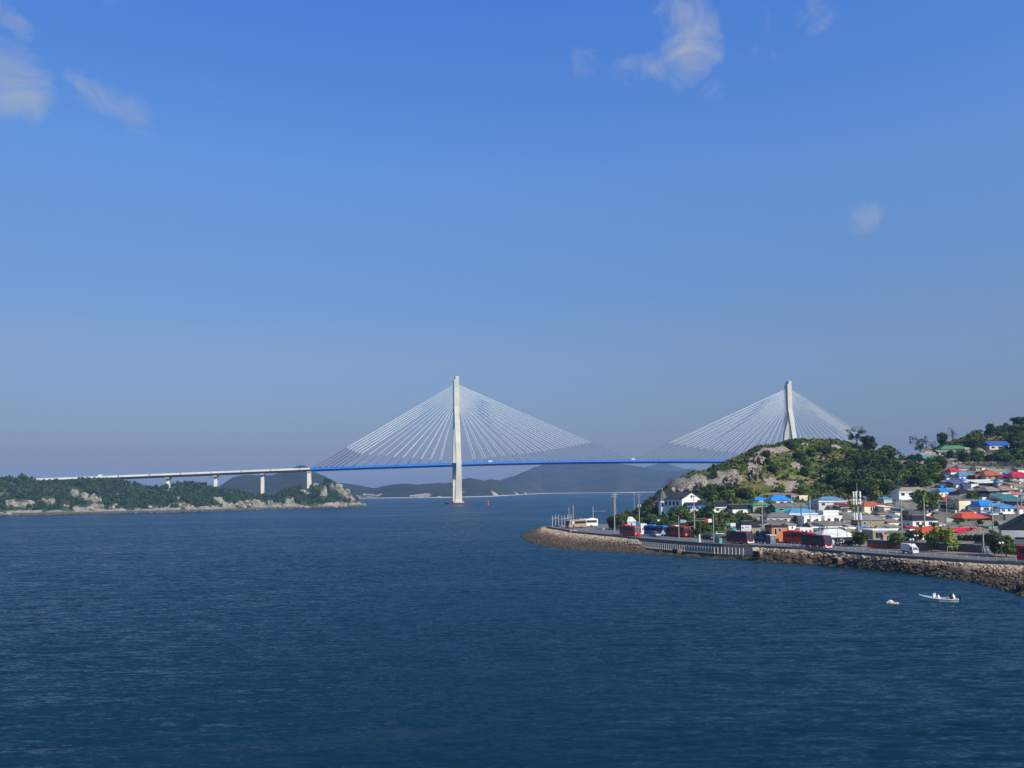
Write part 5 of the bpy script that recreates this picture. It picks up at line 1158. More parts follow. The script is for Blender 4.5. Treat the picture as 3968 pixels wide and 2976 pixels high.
H_('white ticket cabin beside the blue advertising sign', 2484, 2506, 2034, 2064, 2030, 'flat', WW, WW, 1, Y=287, d=3, cat='cabin', name='cabin')
H_('grey and white stall roof behind the red coach at the cape', 2432, 2464, 2022, 2046, 2005, 'hip', RW, WLG, 1, Y=312, d=4, cat='stall', name='stall')

H_('small white house with a grey roof squeezed left of the lavender tin roof', 3662, 3696, 1872, 1886, 1864, 'gable', RG2, WW, 2, d=4)
H_('little white house under the turquoise shed on the upper slope', 3668, 3694, 1858, 1868, 1853, 'flat', WW, WW, 1, d=3)
H_('white house with rusty roof between the tiny hut and the teal roof', 3700, 3720, 1848, 1862, 1843, 'gable', RTN, WW, 1, d=4)
H_('pale house with a dull blue roof right of the white awning', 3868, 3896, 1872, 1886, 1864, 'hip', RGB_, WLG, 1, d=4)
H_('cream house with brown roof under the broad crimson roof', 3916, 3960, 1880, 1896, 1872, 'gable', RTN, WC, 2, d=5)
H_('grey-roofed white house right of the small white two-window house', 3800, 3828, 1890, 1902, 1883, 'gable', RG, WW, 1, d=4)
H_('white house with slate roof above the big blue roof', 3806, 3850, 1924, 1938, 1915, 'hip', RT, WW, 2, d=5)
H_('small pink-walled house left of the teal tin roof', 3866, 3896, 1948, 1960, 1944, 'flat', WPK, WPK, 1, d=4)
H_('grey-roofed white house on the slope below the dark-roofed gable house', 3700, 3738, 1917, 1928, 1909, 'hip', RG, WW, 2, d=4)
H_('white house with light blue roof left of the wide bungalow annex', 3425, 3458, 1934, 1946, 1927, 'hip', RLB, WLG, 1, d=4)
H_('white house with grey roof behind the telecom mast', 3296, 3344, 1944, 1958, 1936, 'gable', RG2, WW, 2, d=5)
H_('low whitewashed house below the slate blue roofed house', 3190, 3250, 1984, 1998, 1978, 'flat', WW, WW, 3, d=4)
H_('white house with brown roof between the tan building and the black-tiled house', 3440, 3486, 2024, 2042, 2014, 'gable', RTN, WW, 2, d=5)
H_('white shed with tin roof left of the black-tiled house', 3446, 3496, 2044, 2060, 2038, 'shed', RG2, WW, 1, d=4)
H_('whitewashed hut right of the black-tiled white house', 3640, 3668, 2030, 2050, 2024, 'shed', RG2, WW, 1, d=4, Y=236)
H_('low cream shed with grey roof between the bungalow and the embankment', 3640, 3690, 1994, 2004, 1988, 'shed', RG, WC, 2, d=4, Y=252)
H_('small white house behind the right corner of the orange shop', 3056, 3086, 2036, 2056, 2030, 'gable', RG2, WW, 1, d=4, Y=240)
H_('white-walled shop between the white terrace and the red-edged shed', 3100, 3150, 2050, 2072, 2046, 'flat', WW, WW, 3, d=5, Y=238)
H_('pale green-walled house right of the ivy-covered house', 2994, 3040, 1994, 2004, 1988, 'shed', RG2, WM, 2, d=4, Y=286)
H_('small white house left of the slate blue roofed house', 3138, 3168, 1948, 1964, 1942, 'hip', RLB, WW, 1, d=4)
H_('white house with grey roof under the deep shade of the dense wood', 3352, 3392, 1930, 1942, 1922, 'gable', RG2, WLG, 1, d=4)
H_('white low house at the right edge under the dry-stone terraces', 3944, 3988, 1820, 1832, 1813, 'gable', RG, WW, 2, d=4)
H_('cream low house between the grey-roofed and the cream-gabled houses', 3782, 3820, 1812, 1822, 1806, 'hip', RG2, WC, 1, d=4)
H_('white kiosk row before the long garage', 3478, 3520, 2078, 2098, 2074, 'flat', RG2, WW, 3, d=3, Y=221)

def fill_village():
    r = random.Random(41); used = set(); k = 0; tries = 0
    roofs = [('grey', RG), ('weathered grey', RG2), ('grey', RG2), ('sky blue', RB), ('dull blue', RGB_), ('crimson', RR), ('orange-brown', RBR), ('tan', RTN), ('black tiled', RT), ('pale blue', RLB)]
    walls = [('white', WW), ('cream', WC), ('white', WW), ('pale grey', WLG), ('pale pink', WPK), ('white', WW)]
    zones = [((3664, 1838, 3985, 1995), 'the upper right village', 26), ((3000, 1962, 3640, 2064), 'the middle village', 24)]
    for box, place, n in zones:
        c0 = k
        while k-c0 < n and tries < 9000:
            tries += 1; x = r.uniform(box[0], box[2]); y = r.uniform(box[1], box[3])
            if any(abs(x-a) < (w+26)/2 and abs(y-b) < 11 for a, b, w in SPOTS): continue
            if 3540 < x < 3660 and 1900 < y < 1995: continue
            w = r.uniform(22, 34)*(1.15 if y > 1960 else .9); h = r.uniform(10, 13)*(1.2 if y > 1960 else .85); rn, rc = r.choice(roofs); wn, wc = r.choice(walls)
            u = (x-box[0])/(box[2]-box[0]); v = (y-box[1])/(box[3]-box[1]); col = ('far left', 'left', 'middle', 'right', 'far right')[min(4, int(u*5))]; row = ('top', 'upper', 'lower', 'bottom')[min(3, int(v*4))]
            lb = f'tiny {wn} house with {rn} roof, {row} {col} of {place}'
            if lb in used: continue
            used.add(lb); house(lb, x-w/2, x+w/2, y-h/2, y+h/2, y-h/2-r.uniform(4, 8), r.choice(('hip', 'gable', 'shed', 'gable')), rc, wc, r.choice((1, 2)), d=r.uniform(3, 4.5), yaw=r.uniform(-8, 16)); k += 1
fill_village()

def villa():
    p = onY(2680, 1953, 318); s = p.y/FPX; o = empty('villa', p, R(35), 'white villa with slate roof, round gable window and pointed corner tower', 'villa')
    wl = 10.5; gd = 11.0; H = 1.85; HR = 2.8          # local x = along the gable end, y = along the ridge (away to the left)
    yaw = math.atan2(0, 1)
    mb = MB(); mb.box(-wl/2, wl/2, 0, gd, -7, H); mb.build('wall', WW, o)
    a, b, c, e = -wl/2-.4, wl/2+.4, -.5, gd+.3; th = .2; z0 = H
    mb = MB(); mb.add([(a,c,z0),(b,c,z0),(b,e,z0),(a,e,z0),(0,c,z0+HR-th),(0,e,z0+HR-th),(a,c,z0+th),(b,c,z0+th),(b,e,z0+th),(a,e,z0+th),(0,c,z0+HR),(0,e,z0+HR)],
        [(0,6,10,4),(4,10,7,1),(6,9,11,10),(10,11,8,7),(2,8,11,5),(5,11,9,3),(0,4,5,3),(4,1,2,5),(1,7,8,2),(0,3,9,6)]); mb.build('roof', mat('roof_slate', (0.055, 0.055, 0.062), 0.7, (0.035, 0.035, 0.042), 1.0), o)
    g = MB(); g.add([(-wl/2, 0, H), (wl/2, 0, H), (0, 0, H+HR-th-.1)], [(0, 1, 2)]); g.build('gable', WW, o)
    m = MB(); m.tube((0, -.06, H+1.0), (0, 0, H+1.0), .7, n=20); w = m.build('round_window', M_STEEL, o); m = MB(); m.tube((0, -.1, H+1.0), (0, -.062, H+1.0), .45, n=20); m.build('pane', M_GLASS, w)
    for y in (2.2, 4.2, 6.2, 8.2):
        f = MB(); f.box(-wl/2-.05, -wl/2, y-.6, y+.6, -.5, 1.1); fo = f.build('window', M_FRAME, o); g = MB(); g.box(-wl/2-.08, -wl/2-.052, y-.5, y+.5, -.4, 1.0); g.build('pane', M_GLASS, fo)
    for y in (3.4, 7):
        f = MB(); f.box(-wl/2-.05, -wl/2, y-.6, y+.6, -4.3, -2.7); fo = f.build('window', M_FRAME, o); g = MB(); g.box(-wl/2-.08, -wl/2-.052, y-.5, y+.5, -4.2, -2.8); g.build('pane', M_GLASS, fo)
    # corner tower
    q = Vector((-wl/2+.2, gd-.6, 1.5))
    def ringp(r, z, n=8): return [(q.x+r*math.cos(2*math.pi*(i+.5)/n), q.y+r*math.sin(2*math.pi*(i+.5)/n), z) for i in range(n)]
    H = q.z
    m = MB(); m.loft([ringp(1.75, H-7.5), ringp(1.75, H)]); tw = m.build('tower', WW, o)
    m = MB(); m.loft([ringp(2.05, H), ringp(1.9, H+.6), ringp(1.15, H+2.4), ringp(0.85, H+3.0), ringp(0.08, H+3.9)]); m.build('tower_roof', mat('roof_lead', (0.13, 0.13, 0.14), 0.6, (0.08, 0.08, 0.09), 1.0), tw)
    m = MB(); m.tube((q.x, q.y, H+3.8), (q.x, q.y, H+4.3), .08, n=6); m.blob((q.x, q.y, H+4.3), .2, .2, .2, 8, 5); m.build('finial', M_CONCL, tw)
    c = Vector((-p.x, -p.y, 0)); c = Matrix.Rotation(R(-35), 3, 'Z') @ c; dv = Vector((c.x, c.y, 0)).normalized(); n = Vector((-dv.y, dv.x, 0))
    for z in (H-2.6, H-6.0):
        k = Vector((q.x, q.y, 0))+dv*1.64; f = MB(); A = k-n*.42; B = k+n*.42
        f.face([A+Vector((0,0,z))+dv*.03, B+Vector((0,0,z))+dv*.03, B+Vector((0,0,z+1.7))+dv*.03, A+Vector((0,0,z+1.7))+dv*.03]); f.build('window', M_GLASS, tw)
villa()

# ---- boundary, retaining and yard walls
def wall(label, pts, hpx, m, th=0.35, base=None, name='garden_wall', cat='wall', group=None, cap=None):
    P = [T(x, y) if not (base) else onY(x, y, base[i]) for i, (x, y) in enumerate(pts)]; o = empty(name, P[0], 0, label, cat, group); mb = MB(); s = P[0].y/FPX
    hs = hpx if isinstance(hpx, (list, tuple)) else [hpx]*len(P); cp = MB()
    for i in range(len(P)-1):
        a = P[i]-P[0]; b = P[i+1]-P[0]; t = (b-a); t.z = 0; t.normalize(); n = Vector((-t.y, t.x, 0)); ha, hb = hs[i]*s, hs[i+1]*s; dn = Vector((0, 0, -2.5))
        A, B, C, D = a, b, b+n*th, a+n*th
        top = [A+Vector((0,0,ha)), B+Vector((0,0,hb)), C+Vector((0,0,hb)), D+Vector((0,0,ha))]; bot = [A+dn, B+dn, C+dn, D+dn]
        mb.add(bot+top, [(0,3,2,1),(4,5,6,7),(0,1,5,4),(1,2,6,5),(2,3,7,6),(3,0,4,7)])
        if cap: 
            up = Vector((0, 0, .1)); e = n*.06; tt = [top[0]-e, top[1]-e, top[2]+e, top[3]+e]; tt = [v+Vector((0, 0, .003)) for v in tt]; cp.add(tt+[v+up for v in tt], [(0,3,2,1),(4,5,6,7),(0,1,5,4),(1,2,6,5),(2,3,7,6),(3,0,4,7)])
    mb.build('masonry', m, o)
    if cap: cp.build('coping', cap, o)
    return o
W_SLATE = wallm('dark_boundary', (0.125, 0.13, 0.135)); W_STONE = mat('field_stone', (0.26, 0.23, 0.18), 0.9, (0.07, 0.06, 0.05), 1.2, 0.2, 2, contrast=(0.4, 0.55))
W_EMB = mat('embankment_concrete', (0.215, 0.20, 0.165), 0.9, (0.15, 0.14, 0.115), 0.3)
wall('long dark grey boundary wall behind the street trees', [(3360, 2112), (3470, 2120), (3600, 2130), (3700, 2137), (3802, 2144)], [20, 22, 24, 27, 30], W_SLATE, base=[216, 210, 203, 197, 191], name='boundary_wall', cap=M_CONCL)
wall('pale grey gate wall under the right-hand street trees', [(3820, 2146), (3905, 2150)], [30, 30], WLG, base=[190, 187], name='boundary_wall')
wall('sloping grey concrete embankment above the orange-red roofs', [(3618, 2012), (3700, 2018), (3800, 2030), (3850, 2042)], [20, 30, 36, 44], W_EMB, base=[243, 242, 240, 237], name='embankment')
wall('steep grey concrete embankment at the right of the village', [(3846, 2045), (3900, 2048), (3990, 2050)], [50, 54, 56], W_EMB, base=[236, 235, 234], name='embankment')
wall('white stepped garden wall before the cream house', [(3256, 1996), (3300, 1998), (3346, 2000)], [10, 14, 16], WC)
wall('cream stair wall climbing to the brown-grey bungalow', [(3590, 2000), (3612, 1996), (3632, 1988), (3660, 1984)], [6, 10, 14, 14], WC, name='stair_wall')
wall('whitewashed low wall beside the big round tree', [(3560, 1992), (3595, 1994)], [16, 18], WW)
wall('tan concrete slope wall under the wide white bungalow', [(3470, 1995), (3520, 2000), (3590, 2000)], [18, 22, 10], W_EMB, name='embankment')
wall('mint fence left of the mint green house', [(3668, 2028), (3700, 2030), (3728, 2034)], [22, 18, 14], wallm('mint_fence', (0.42, 0.5, 0.4)), base=[240, 240, 240])
wall('bright blue retaining wall curving under the hillside house', [(3590, 1784), (3625, 1788), (3668, 1782)], [6, 9, 8], WPB)
wall('grey stone base under the deep blue roofed cottage', [(3826, 1760), (3870, 1760), (3918, 1758)], [17, 18, 16], W_STONE)
for i, (y, a, b, lb) in enumerate(((1797, 3735, 3990, 'topmost dry-stone terrace across the right hill'), (1806, 3760, 3990, 'second dry-stone terrace from the top on the right hill'), (1815, 3880, 3990, 'lowest dry-stone terrace above the broad crimson roof'))):
    wall(lb, [(a, y), ((a+b)/2, y-1), (b, y+1)], [7, 8, 8], W_STONE, name='terrace_wall')
wall('low stone wall along the path under the rocky hill', [(2930, 1922), (3010, 1915), (3080, 1918)], [6, 7, 5], mat('earth_bank', (0.26, 0.18, 0.12), 0.9, nscale=.5), name='terrace_wall')
wall('rough stone yard wall below the joined black roofs', [(2770, 1994), (2840, 1998), (2905, 2002)], [8, 9, 8], W_STONE)
wall('low yard wall before the long brown-grey roof', [(3010, 1990), (3060, 1990), (3110, 1988)], [6, 6, 6], WG)
wall('cluttered white yard wall below the light blue hipped roof', [(3100, 2016), (3150, 2018), (3190, 2016)], [9, 9, 9], WW)
wall('grey yard wall under the slate blue roofed house', [(3160, 1992), (3220, 1996), (3262, 1994)], [16, 18, 16], WT)
wall('cream terrace wall before the orange-brown tiled roof', [(3836, 1869), (3886, 1870)], [9, 9], WC)
wall('whitewashed terrace wall before the wide teal-roofed house', [(3694, 1870), (3760, 1872)], [6, 6], WW)
wall('grey yard wall at the foot of the cream four-windowed house', [(3340, 2004), (3400, 2006), (3460, 2006)], [12, 12, 12], WG)
wall('pale wall beside the cream bright-blue-roofed house', [(3640, 1938), (3690, 1942)], [8, 8], WC)
wall('low grey wall above the teal tin roof', [(3820, 1938), (3866, 1944)], [8, 8], WG)
wall('low white wall under the pale blue awning roof', [(3800, 1998), (3870, 2000), (3900, 2002)], [7, 6, 5], WW)
def small_box(label, px, py, w, h, m, cat, name, Y=None, d=None, yaw=-8):
    p = onY(px, py, Y) if Y else T(px, py); s = p.y/FPX; o = empty(name, p, R(yaw), label, cat); W = w*s; Hh = h*s; d = d or W*.7
    mb = MB(); mb.box(-W/2, W/2, 0, d, -.2, Hh); mb.build('body', m, o, bevel=0.04); mb = MB(); mb.box(-W/2-.05, W/2+.05, -.05, d+.05, Hh+.002, Hh+.1); mb.build('lid', M_STEEL, o); return o
def tank(label, px, py, w, h, m):
    p = T(px, py); s = p.y/FPX; r = w*s/2; Hh = h*s; o = empty('water_tank', p, 0, label, 'water tank'); mb = MB(); mb.tube((0, 0, 0), (0, 0, Hh*.8), r, n=14); mb.build('drum', m, o); mb = MB(); mb.loft([[(r*1.02*math.cos(t), r*1.02*math.sin(t), Hh*.8+.003) for t in np.linspace(0, 6.283, 15)[:-1]], [(r*.35*math.cos(t), r*.35*math.sin(t), Hh) for t in np.linspace(0, 6.283, 15)[:-1]]]); mb.build('lid', m, o)
TQ = mat('tank_turquoise', (0.02, 0.34, 0.5), 0.4, nscale=2)
tank('turquoise water tank at the edge of the wood', 3481, 1882, 10, 14, TQ); tank('turquoise water tank behind the bright blue roofed cream house', 3648, 1895, 15, 16, TQ); tank('white round water tank on the hill path', 3020, 1904, 12, 14, M_WHITE); tank('white round tank behind the orange-brown tiled roof', 3830, 1824, 8, 9, M_WHITE)
def banner():
    p = onz(2893, 2097, QZ); s = p.y/FPX; o = empty('billboard', p, R(-8), 'white billboard with a red mark on legs before the dark tiled shop', 'billboard'); W = 38*s; z1 = (2097-2036)*s; z0 = (2097-2058)*s
    mb = MB(); mb.box(-W/2, W/2, -.12, 0, z0, z1); mb.build('panel', M_WHITE, o, bevel=0.05)
    mb = MB(); mb.box(-W/2+.2, W/2-.2, -.08, -.02, z0-1.5, z0-.1); mb.build('lower_panel', M_WHITE, o)
    mb = MB(); zc = z0+(z1-z0)*.62
    for x, w_, z_ in ((-.15, .35, 0), (.25, .3, .12), (.55, .22, .02)): mb.box(x-w_/2, x+w_/2, -.135, -.122, zc+z_-.12, zc+z_+.12)
    mb.build('red_lettering', M_REDS, o); mb = MB(); mb.tube((-W/2+.45, -.14, zc-.1), (-W/2+.45, -.122, zc-.1), .25, n=14); mb.build('emblem', M_DARK, o)
    for x in (-W/2+.3, W/2-.3): mb = MB(); mb.box(x-.07, x+.07, -.1, -.02, 0, z0-1.5); mb.build('leg', M_STEEL, o)
banner()
def parasol(px, top, col, rad, label, stripe=None):
    p = onz(px, 2096, QZ); p = onY(px, 2096, p.y-2); p.z = QZ; h = height_to(p, px, top); o = empty('parasol', p, 0, label, 'parasol', None)
    mb = MB(); mb.tube((0, 0, 0), (0, 0, h), .04, n=6); mb.build('pole', M_STEEL, o); n = 10
    c = lambda r, z: [(r*math.cos(2*math.pi*i/n), r*math.sin(2*math.pi*i/n), z) for i in range(n)]
    mb = MB(); mb.loft([c(rad, h-rad*.75), c(rad*.72, h-rad*.3), c(.05, h)], cap=False); mb.build('canopy', col, o)
    if stripe: mb = MB(); mb.loft([c(rad*1.01, h-rad*1.25), c(rad*1.01, h-rad*.76)], cap=False); mb.build('skirt', stripe, o)
MG = mat('parasol_green', (0.01, 0.33, 0.12), 0.7, nscale=2)
parasol(2819, 2026, MG, 0.85, 'green parasol, the left and higher of two green ones'); parasol(2813, 2043, M_ORG, 0.5, 'orange and white parasol on a thin pole', M_WHITE); parasol(2844, 2042, MG, 0.85, 'green parasol with a dark skirt, the right and lower of two green ones', P_CYAN); parasol(2833, 2036, M_REDS, 0.6, 'red and white parasol between the green ones', M_WHITE)
def tarp():
    p = onY(2846, 2098, 241); s = 241/FPX; o = empty('awning', p, 0, 'slanted white awning above the red and green parasols', 'awning'); h1 = (2098-2030)*s; h0 = (2098-2040)*s
    mb = MB(); mb.add([(-1, 0, h0), (.5, 0, h0), (1, 2.2, h1), (-.5, 2.2, h1), (-1, 0, h0+.08), (.5, 0, h0+.08), (1, 2.2, h1+.08), (-.5, 2.2, h1+.08)], [(0,3,2,1),(4,5,6,7),(0,1,5,4),(1,2,6,5),(2,3,7,6),(3,0,4,7)]); mb.build('canopy', M_WHITE, o)
    for x, y, h in ((-.9, .05, h0), (.4, .05, h0), (.9, 2.1, h1), (-.4, 2.1, h1)): mb = MB(); mb.tube((x, y, 0), (x, y, h), .04, n=5); mb.build('pole', M_STEEL, o)
tarp()
def booth():
    p = onz(2776, 2103, QZ); s = p.y/FPX; o = empty('booth', p, R(-8), 'dark teal booth with a white flat canopy at the quay edge', 'booth'); mt = mat('teal_booth', (0.004, 0.085, 0.11), 0.5, nscale=2)
    mb = MB(); mb.box(-.75, .75, 0, 1.4, 0, 1.75); mb.build('body', mt, o, bevel=.05)
    mb = MB(); mb.tube((.25, .6, 1.75), (.25, .6, 2.5), .05, n=6); mb.build('post', M_STEEL, o)
    mb = MB(); mb.box(-.2, 2.3, -.2, 1.5, 2.45, 2.62); mb.build('canopy', M_WHITE, o, bevel=.05)
    mb = MB(); mb.loft([[(.1+.38*math.cos(t), .6+.38*math.sin(t), 2.63) for t in np.linspace(0, 6.283, 9)[:-1]], [(.1+.2*math.cos(t), .6+.2*math.sin(t), 3.3) for t in np.linspace(0, 6.283, 9)[:-1]]]); mb.build('roof_vent', TQ, o)
    for x in (-.3, .3): mb = MB(); mb.box(x-.22, x+.22, -.02, 0.0, .3, 1.5); mb.build('panel', M_DARK, o)
booth()
small_box('pale turquoise vending cabinet right of the teal booth', 2793, 2105, 10, 18, mat('pale_turquoise', (0.12, 0.5, 0.55), .4, nscale=2), 'cabinet', 'cabinet', Y=onz(2793, 2105, QZ).y)
small_box('white notice box at the pale grey gate wall', 3829, 2146, 9, 20, M_WHITE, 'notice box', 'notice_box', Y=187, d=.5)
small_box('dark square noticeboard at the end of the dark boundary wall', 3787, 2127, 26, 15, M_DOOR_SHADE, 'noticeboard', 'noticeboard', Y=190.5, d=.15, yaw=-34)
small_box('peach-coloured crate stack under the street trees', 3435, 2096, 22, 24, mat('peach_paint', (0.62, 0.42, 0.24), .7, nscale=1), 'crates', 'crate_stack', Y=217)
small_box('green plastic crate on the crate stack by the garage', 3443, 2070, 12, 5, MG, 'crate', 'crate', Y=218.4)
def ad_sign():
    p = gpt(2470, 2060); o = empty('advertising_sign', p, R(-15), 'tall narrow blue advertising sign left of the white ticket cabin', 'sign'); h = height_to(p, 2470, 2020); mb = MB(); mb.box(-.45, .45, -.12, .12, .4, h); mb.build('panel', mat('sign_blue', (0.03, 0.22, 0.62), .4, nscale=2), o)
    mb = MB()
    for k in range(3): mb.box(-.2, .2, -.14, -.125, h*.35+k*.75, h*.35+k*.75+.35)
    mb.build('lettering', P_CYAN, o)
    for x in (-.3, .3): mb = MB(); mb.tube((x, 0, -.2), (x, 0, .4), .05, n=6); mb.build('leg', M_STEEL, o)
ad_sign()
# terracotta kerb planting strip (red) below the boundary wall
def red_band():
    P = [onY(x, y, Y) for x, y, Y in ((3362, 2114, 213), (3470, 2122, 207), (3600, 2133, 200))]; o = empty('red_barrier', P[0], 0, 'low orange-red painted barrier at the foot of the dark boundary wall', 'barrier'); mb = MB(); cp = MB()
    for a, b in zip(P, P[1:]):
        a = a-P[0]; b = b-P[0]; t = (b-a).normalized(); n = Vector((-t.y, t.x, 0))*.15; d = Vector((0, 0, -.4)); u = Vector((0, 0, .45)); mb.add([a+d, b+d, b+n+d, a+n+d, a+u, b+u, b+n+u, a+n+u], [(0,3,2,1),(4,5,6,7),(0,1,5,4),(1,2,6,5),(2,3,7,6),(3,0,4,7)])
    mb.build('rail', mat('barrier_red', (0.55, 0.07, 0.03), .6, nscale=1), o)
red_band()

# ================================================================== ON THE WATER
def boat():
    a = onz(3566, 2326, 0); b = onz(3716, 2333, 0); L = (b-a).length; c = (a+b)/2; yaw = math.atan2(a.y-b.y, a.x-b.x); o = empty('motor_boat', c, yaw, 'small open motor boat with mint hull stripe and pink deck off the sea wall', 'boat'); hl = L/2
    st = [(-hl, .55, .42, .02), (-hl*.6, .8, .45, -.1), (0, .95, .48, -.15), (hl*.45, .8, .56, -.12), (hl*.8, .42, .72, .0), (hl*1.05, .06, .92, .35)]
    r = []; 
    for x, w, z, k in st: r.append([(x, -w, z), (x, -w*.78, k*.5), (x, -w*.3, k-.12), (x, w*.3, k-.12), (x, w*.78, k*.5), (x, w, z)])
    mb = MB(); mb.loft(r, closed=False); mb.face([p for p in r[0]]); mb.build('hull', mat('boat_mint', (0.42, 0.62, 0.56), .45, (0.3, 0.46, 0.42), 2), o)
    for s in (-1, 1):
        mb = MB()
        for i in range(len(st)-1): mb.tube((st[i][0], s*st[i][1], st[i][2]), (st[i+1][0], s*st[i+1][1], st[i+1][2]), .055, n=6)
        mb.build('gunwale', M_WHITE, o)
    mb = MB(); mb.loft([[(x, -w*.92, z-.16), (x, w*.92, z-.16)] for x, w, z, k in st[:-1]], closed=False, cap=False); mb.build('deck', mat('boat_pink', (0.42, 0.16, 0.16), .7, (0.25, 0.22, 0.24), 1.5), o)
    mb = MB(); mb.loft([[(x, -w*.95, z-.02), (x, 0, z+.1), (x, w*.95, z-.02)] for x, w, z, k in st[3:]], closed=False, cap=False); mb.build('foredeck', mat('boat_cyan', (0.12, 0.5, 0.56), .5, nscale=2), o)
    mb = MB(); mb.box(-hl*.35, -hl*.2, -.75, .75, .30, .42); mb.build('thwart', mat('boat_pink', (0.42, 0.16, 0.16)), o)
    mb = MB(); mb.box(-hl-.32, -hl-.02, -.2, .2, .45, 1.05); om = mb.build('outboard_motor', P_BLK, o, bevel=.06); mb = MB(); mb.tube((-hl-.2, 0, .45), (-hl-.25, 0, -.4), .07, n=6); mb.build('shaft', M_DARK, om)
    Rz = Matrix.Rotation(yaw, 3, 'Z')
    def gull(x, y, z, lab, sc=1.0, rot=0.0):
        g = MB(); g.blob((0, 0, .16), .26, .13, .15, 10, 6); g.blob((.22, 0, .34), .08, .075, .08, 8, 5); g.tube((.14, 0, .2), (.2, 0, .34), .075, .06, n=8)
        g.tube((.28, 0, .335), (.37, 0, .32), .025, .008, n=5); g.tube((-.2, 0, .17), (-.4, 0, .15), .07, .03, n=6); g.tube((.02, .04, .05), (.02, .04, -.06), .012, n=4); g.tube((.02, -.04, .05), (.02, -.04, -.06), .012, n=4)
        q = c+Rz @ Vector((x, y, z)); go = g.build('gull', M_WHITE, smooth=True); go.location = q; go.rotation_euler = (0, 0, yaw+rot); go.scale = (sc,)*3; tag(go, lab, 'bird')
    def bundle(x, y, w, h, m, lab, cat, nm):
        q = c+Rz @ Vector((x, y, .33)); e = empty(nm, q, yaw, lab, cat); mb = MB(); mb.loft([[(w*k*math.cos(t), w*k*math.sin(t), z*h) for t in np.linspace(0, 6.283, 9)[:-1]] for z, k in ((0, .8), (.35, 1), (.8, .75), (1, .3))]); mb.build('body', m, e, smooth=True); mb = MB(); mb.tube((0, 0, h), (0, 0, h+.15), w*.25, n=6); mb.build('knot', m, e)
    bundle(hl*.30, .1, .22, .8, M_WHITE, 'taller white net bag standing amidships in the boat', 'net bag', 'net_bag'); bundle(hl*.22, -.3, .15, .9, M_WHITE, 'slim white net bag behind the taller one in the boat', 'net bag', 'net_bag'); bundle(hl*.05, .05, .28, .6, M_WHITE, 'squat white net bag nearest the stern of the boat', 'net bag', 'net_bag')
    bundle(-hl*.72, .0, .3, .85, M_WHITE, 'white wrapped bundle beside the dark engine cover', 'bundle', 'bundle'); bundle(-hl*.63, .25, .28, .8, P_BLK, 'black engine cover standing near the stern', 'engine cover', 'engine_cover'); bundle(-hl*.42, -.2, .14, .35, M_CONCL, 'small cream bucket on the boat deck', 'bucket', 'bucket')
boat()
def floats():
    p = onz(3456, 2340, 0); o = empty('float_raft', p, 0, 'cluster of dirty white fishing floats left of the motor boat', 'floats'); mf = mat('styrofoam', (0.66, 0.60, 0.46), .9, (0.4, 0.34, 0.25), 2.5)
    for x, y, z, r in ((-.5, .2, .12, .34), (-.15, -.05, .14, .36), (.05, .35, .3, .33), (.35, -.2, .1, .28), (.68, -.3, .12, .26), (-.15, .3, .42, .26)):
        mb = MB(); mb.blob((x, y, z), r*1.2, r*.8, r*.72, 10, 6, .08); mb.build('float', mf, o)
    mb = MB()
    for i in range(8): mb.tube((-.6+i*.18, -.3, .02), (-.42+i*.18, -.32, .04), .05, n=5)
    mb.build('rope', M_DARK, o)
floats()
def buoy():
    p = onz(1892, 1957, 0); o = empty('buoy', p, 0, 'small red channel buoy right of the near pylon', 'buoy'); mb = MB(); mb.tube((0, 0, -.5), (0, 0, 1.1), 1.5, 1.4, n=14); mb.build('float', P_RED2, o); mb = MB(); mb.tube((0, 0, 1.1), (0, 0, 4.2), .9, .35, n=8); mb.build('tower', P_RED2, o); mb = MB(); mb.blob((0, 0, 4.5), .35, .35, .4, 8, 5); mb.build('lantern', M_WHITE, o)
buoy()
for lb, pts, h, m in (('bright white yard wall in front of the white terrace houses', [(3108, 2048), (3150, 2050), (3186, 2048)], 9, WW), ('white garden wall before the tan block building', [(3340, 2056), (3380, 2058)], 8, WW), ('white yard wall left of the telecom mast', [(3268, 2060), (3318, 2062)], 9, WW), ('cream wall below the wide white bungalow', [(3530, 1944), (3580, 1946), (3624, 1944)], 8, WC), ('white yard wall under the white bungalow with brown-grey roof', [(3626, 1996), (3700, 2000)], 8, WC),
    ('white wall below the bright blue roofed house row', [(3866, 2010), (3930, 2012)], 8, WW), ('small white wall by the old sagging roofs', [(3826, 1926), (3868, 1930)], 7, WW), ('white wall at the foot of the teal-roofed upper house', [(3720, 1874), (3780, 1877)], 6, WW), ('pink wall right of the cream terrace wall', [(3890, 1874), (3940, 1878)], 7, WPK), ('white wall under the dark tiled shop bank', [(2960, 2040), (2986, 2040)], 10, WW),
    ('cream yard wall before the long turquoise-walled building', [(3040, 1998), (3098, 2000)], 7, WC), ('white wall between the slate blue roof and the dark red shed', [(3286, 1990), (3330, 1992)], 9, WW)):
    wall(lb, pts, h, m)
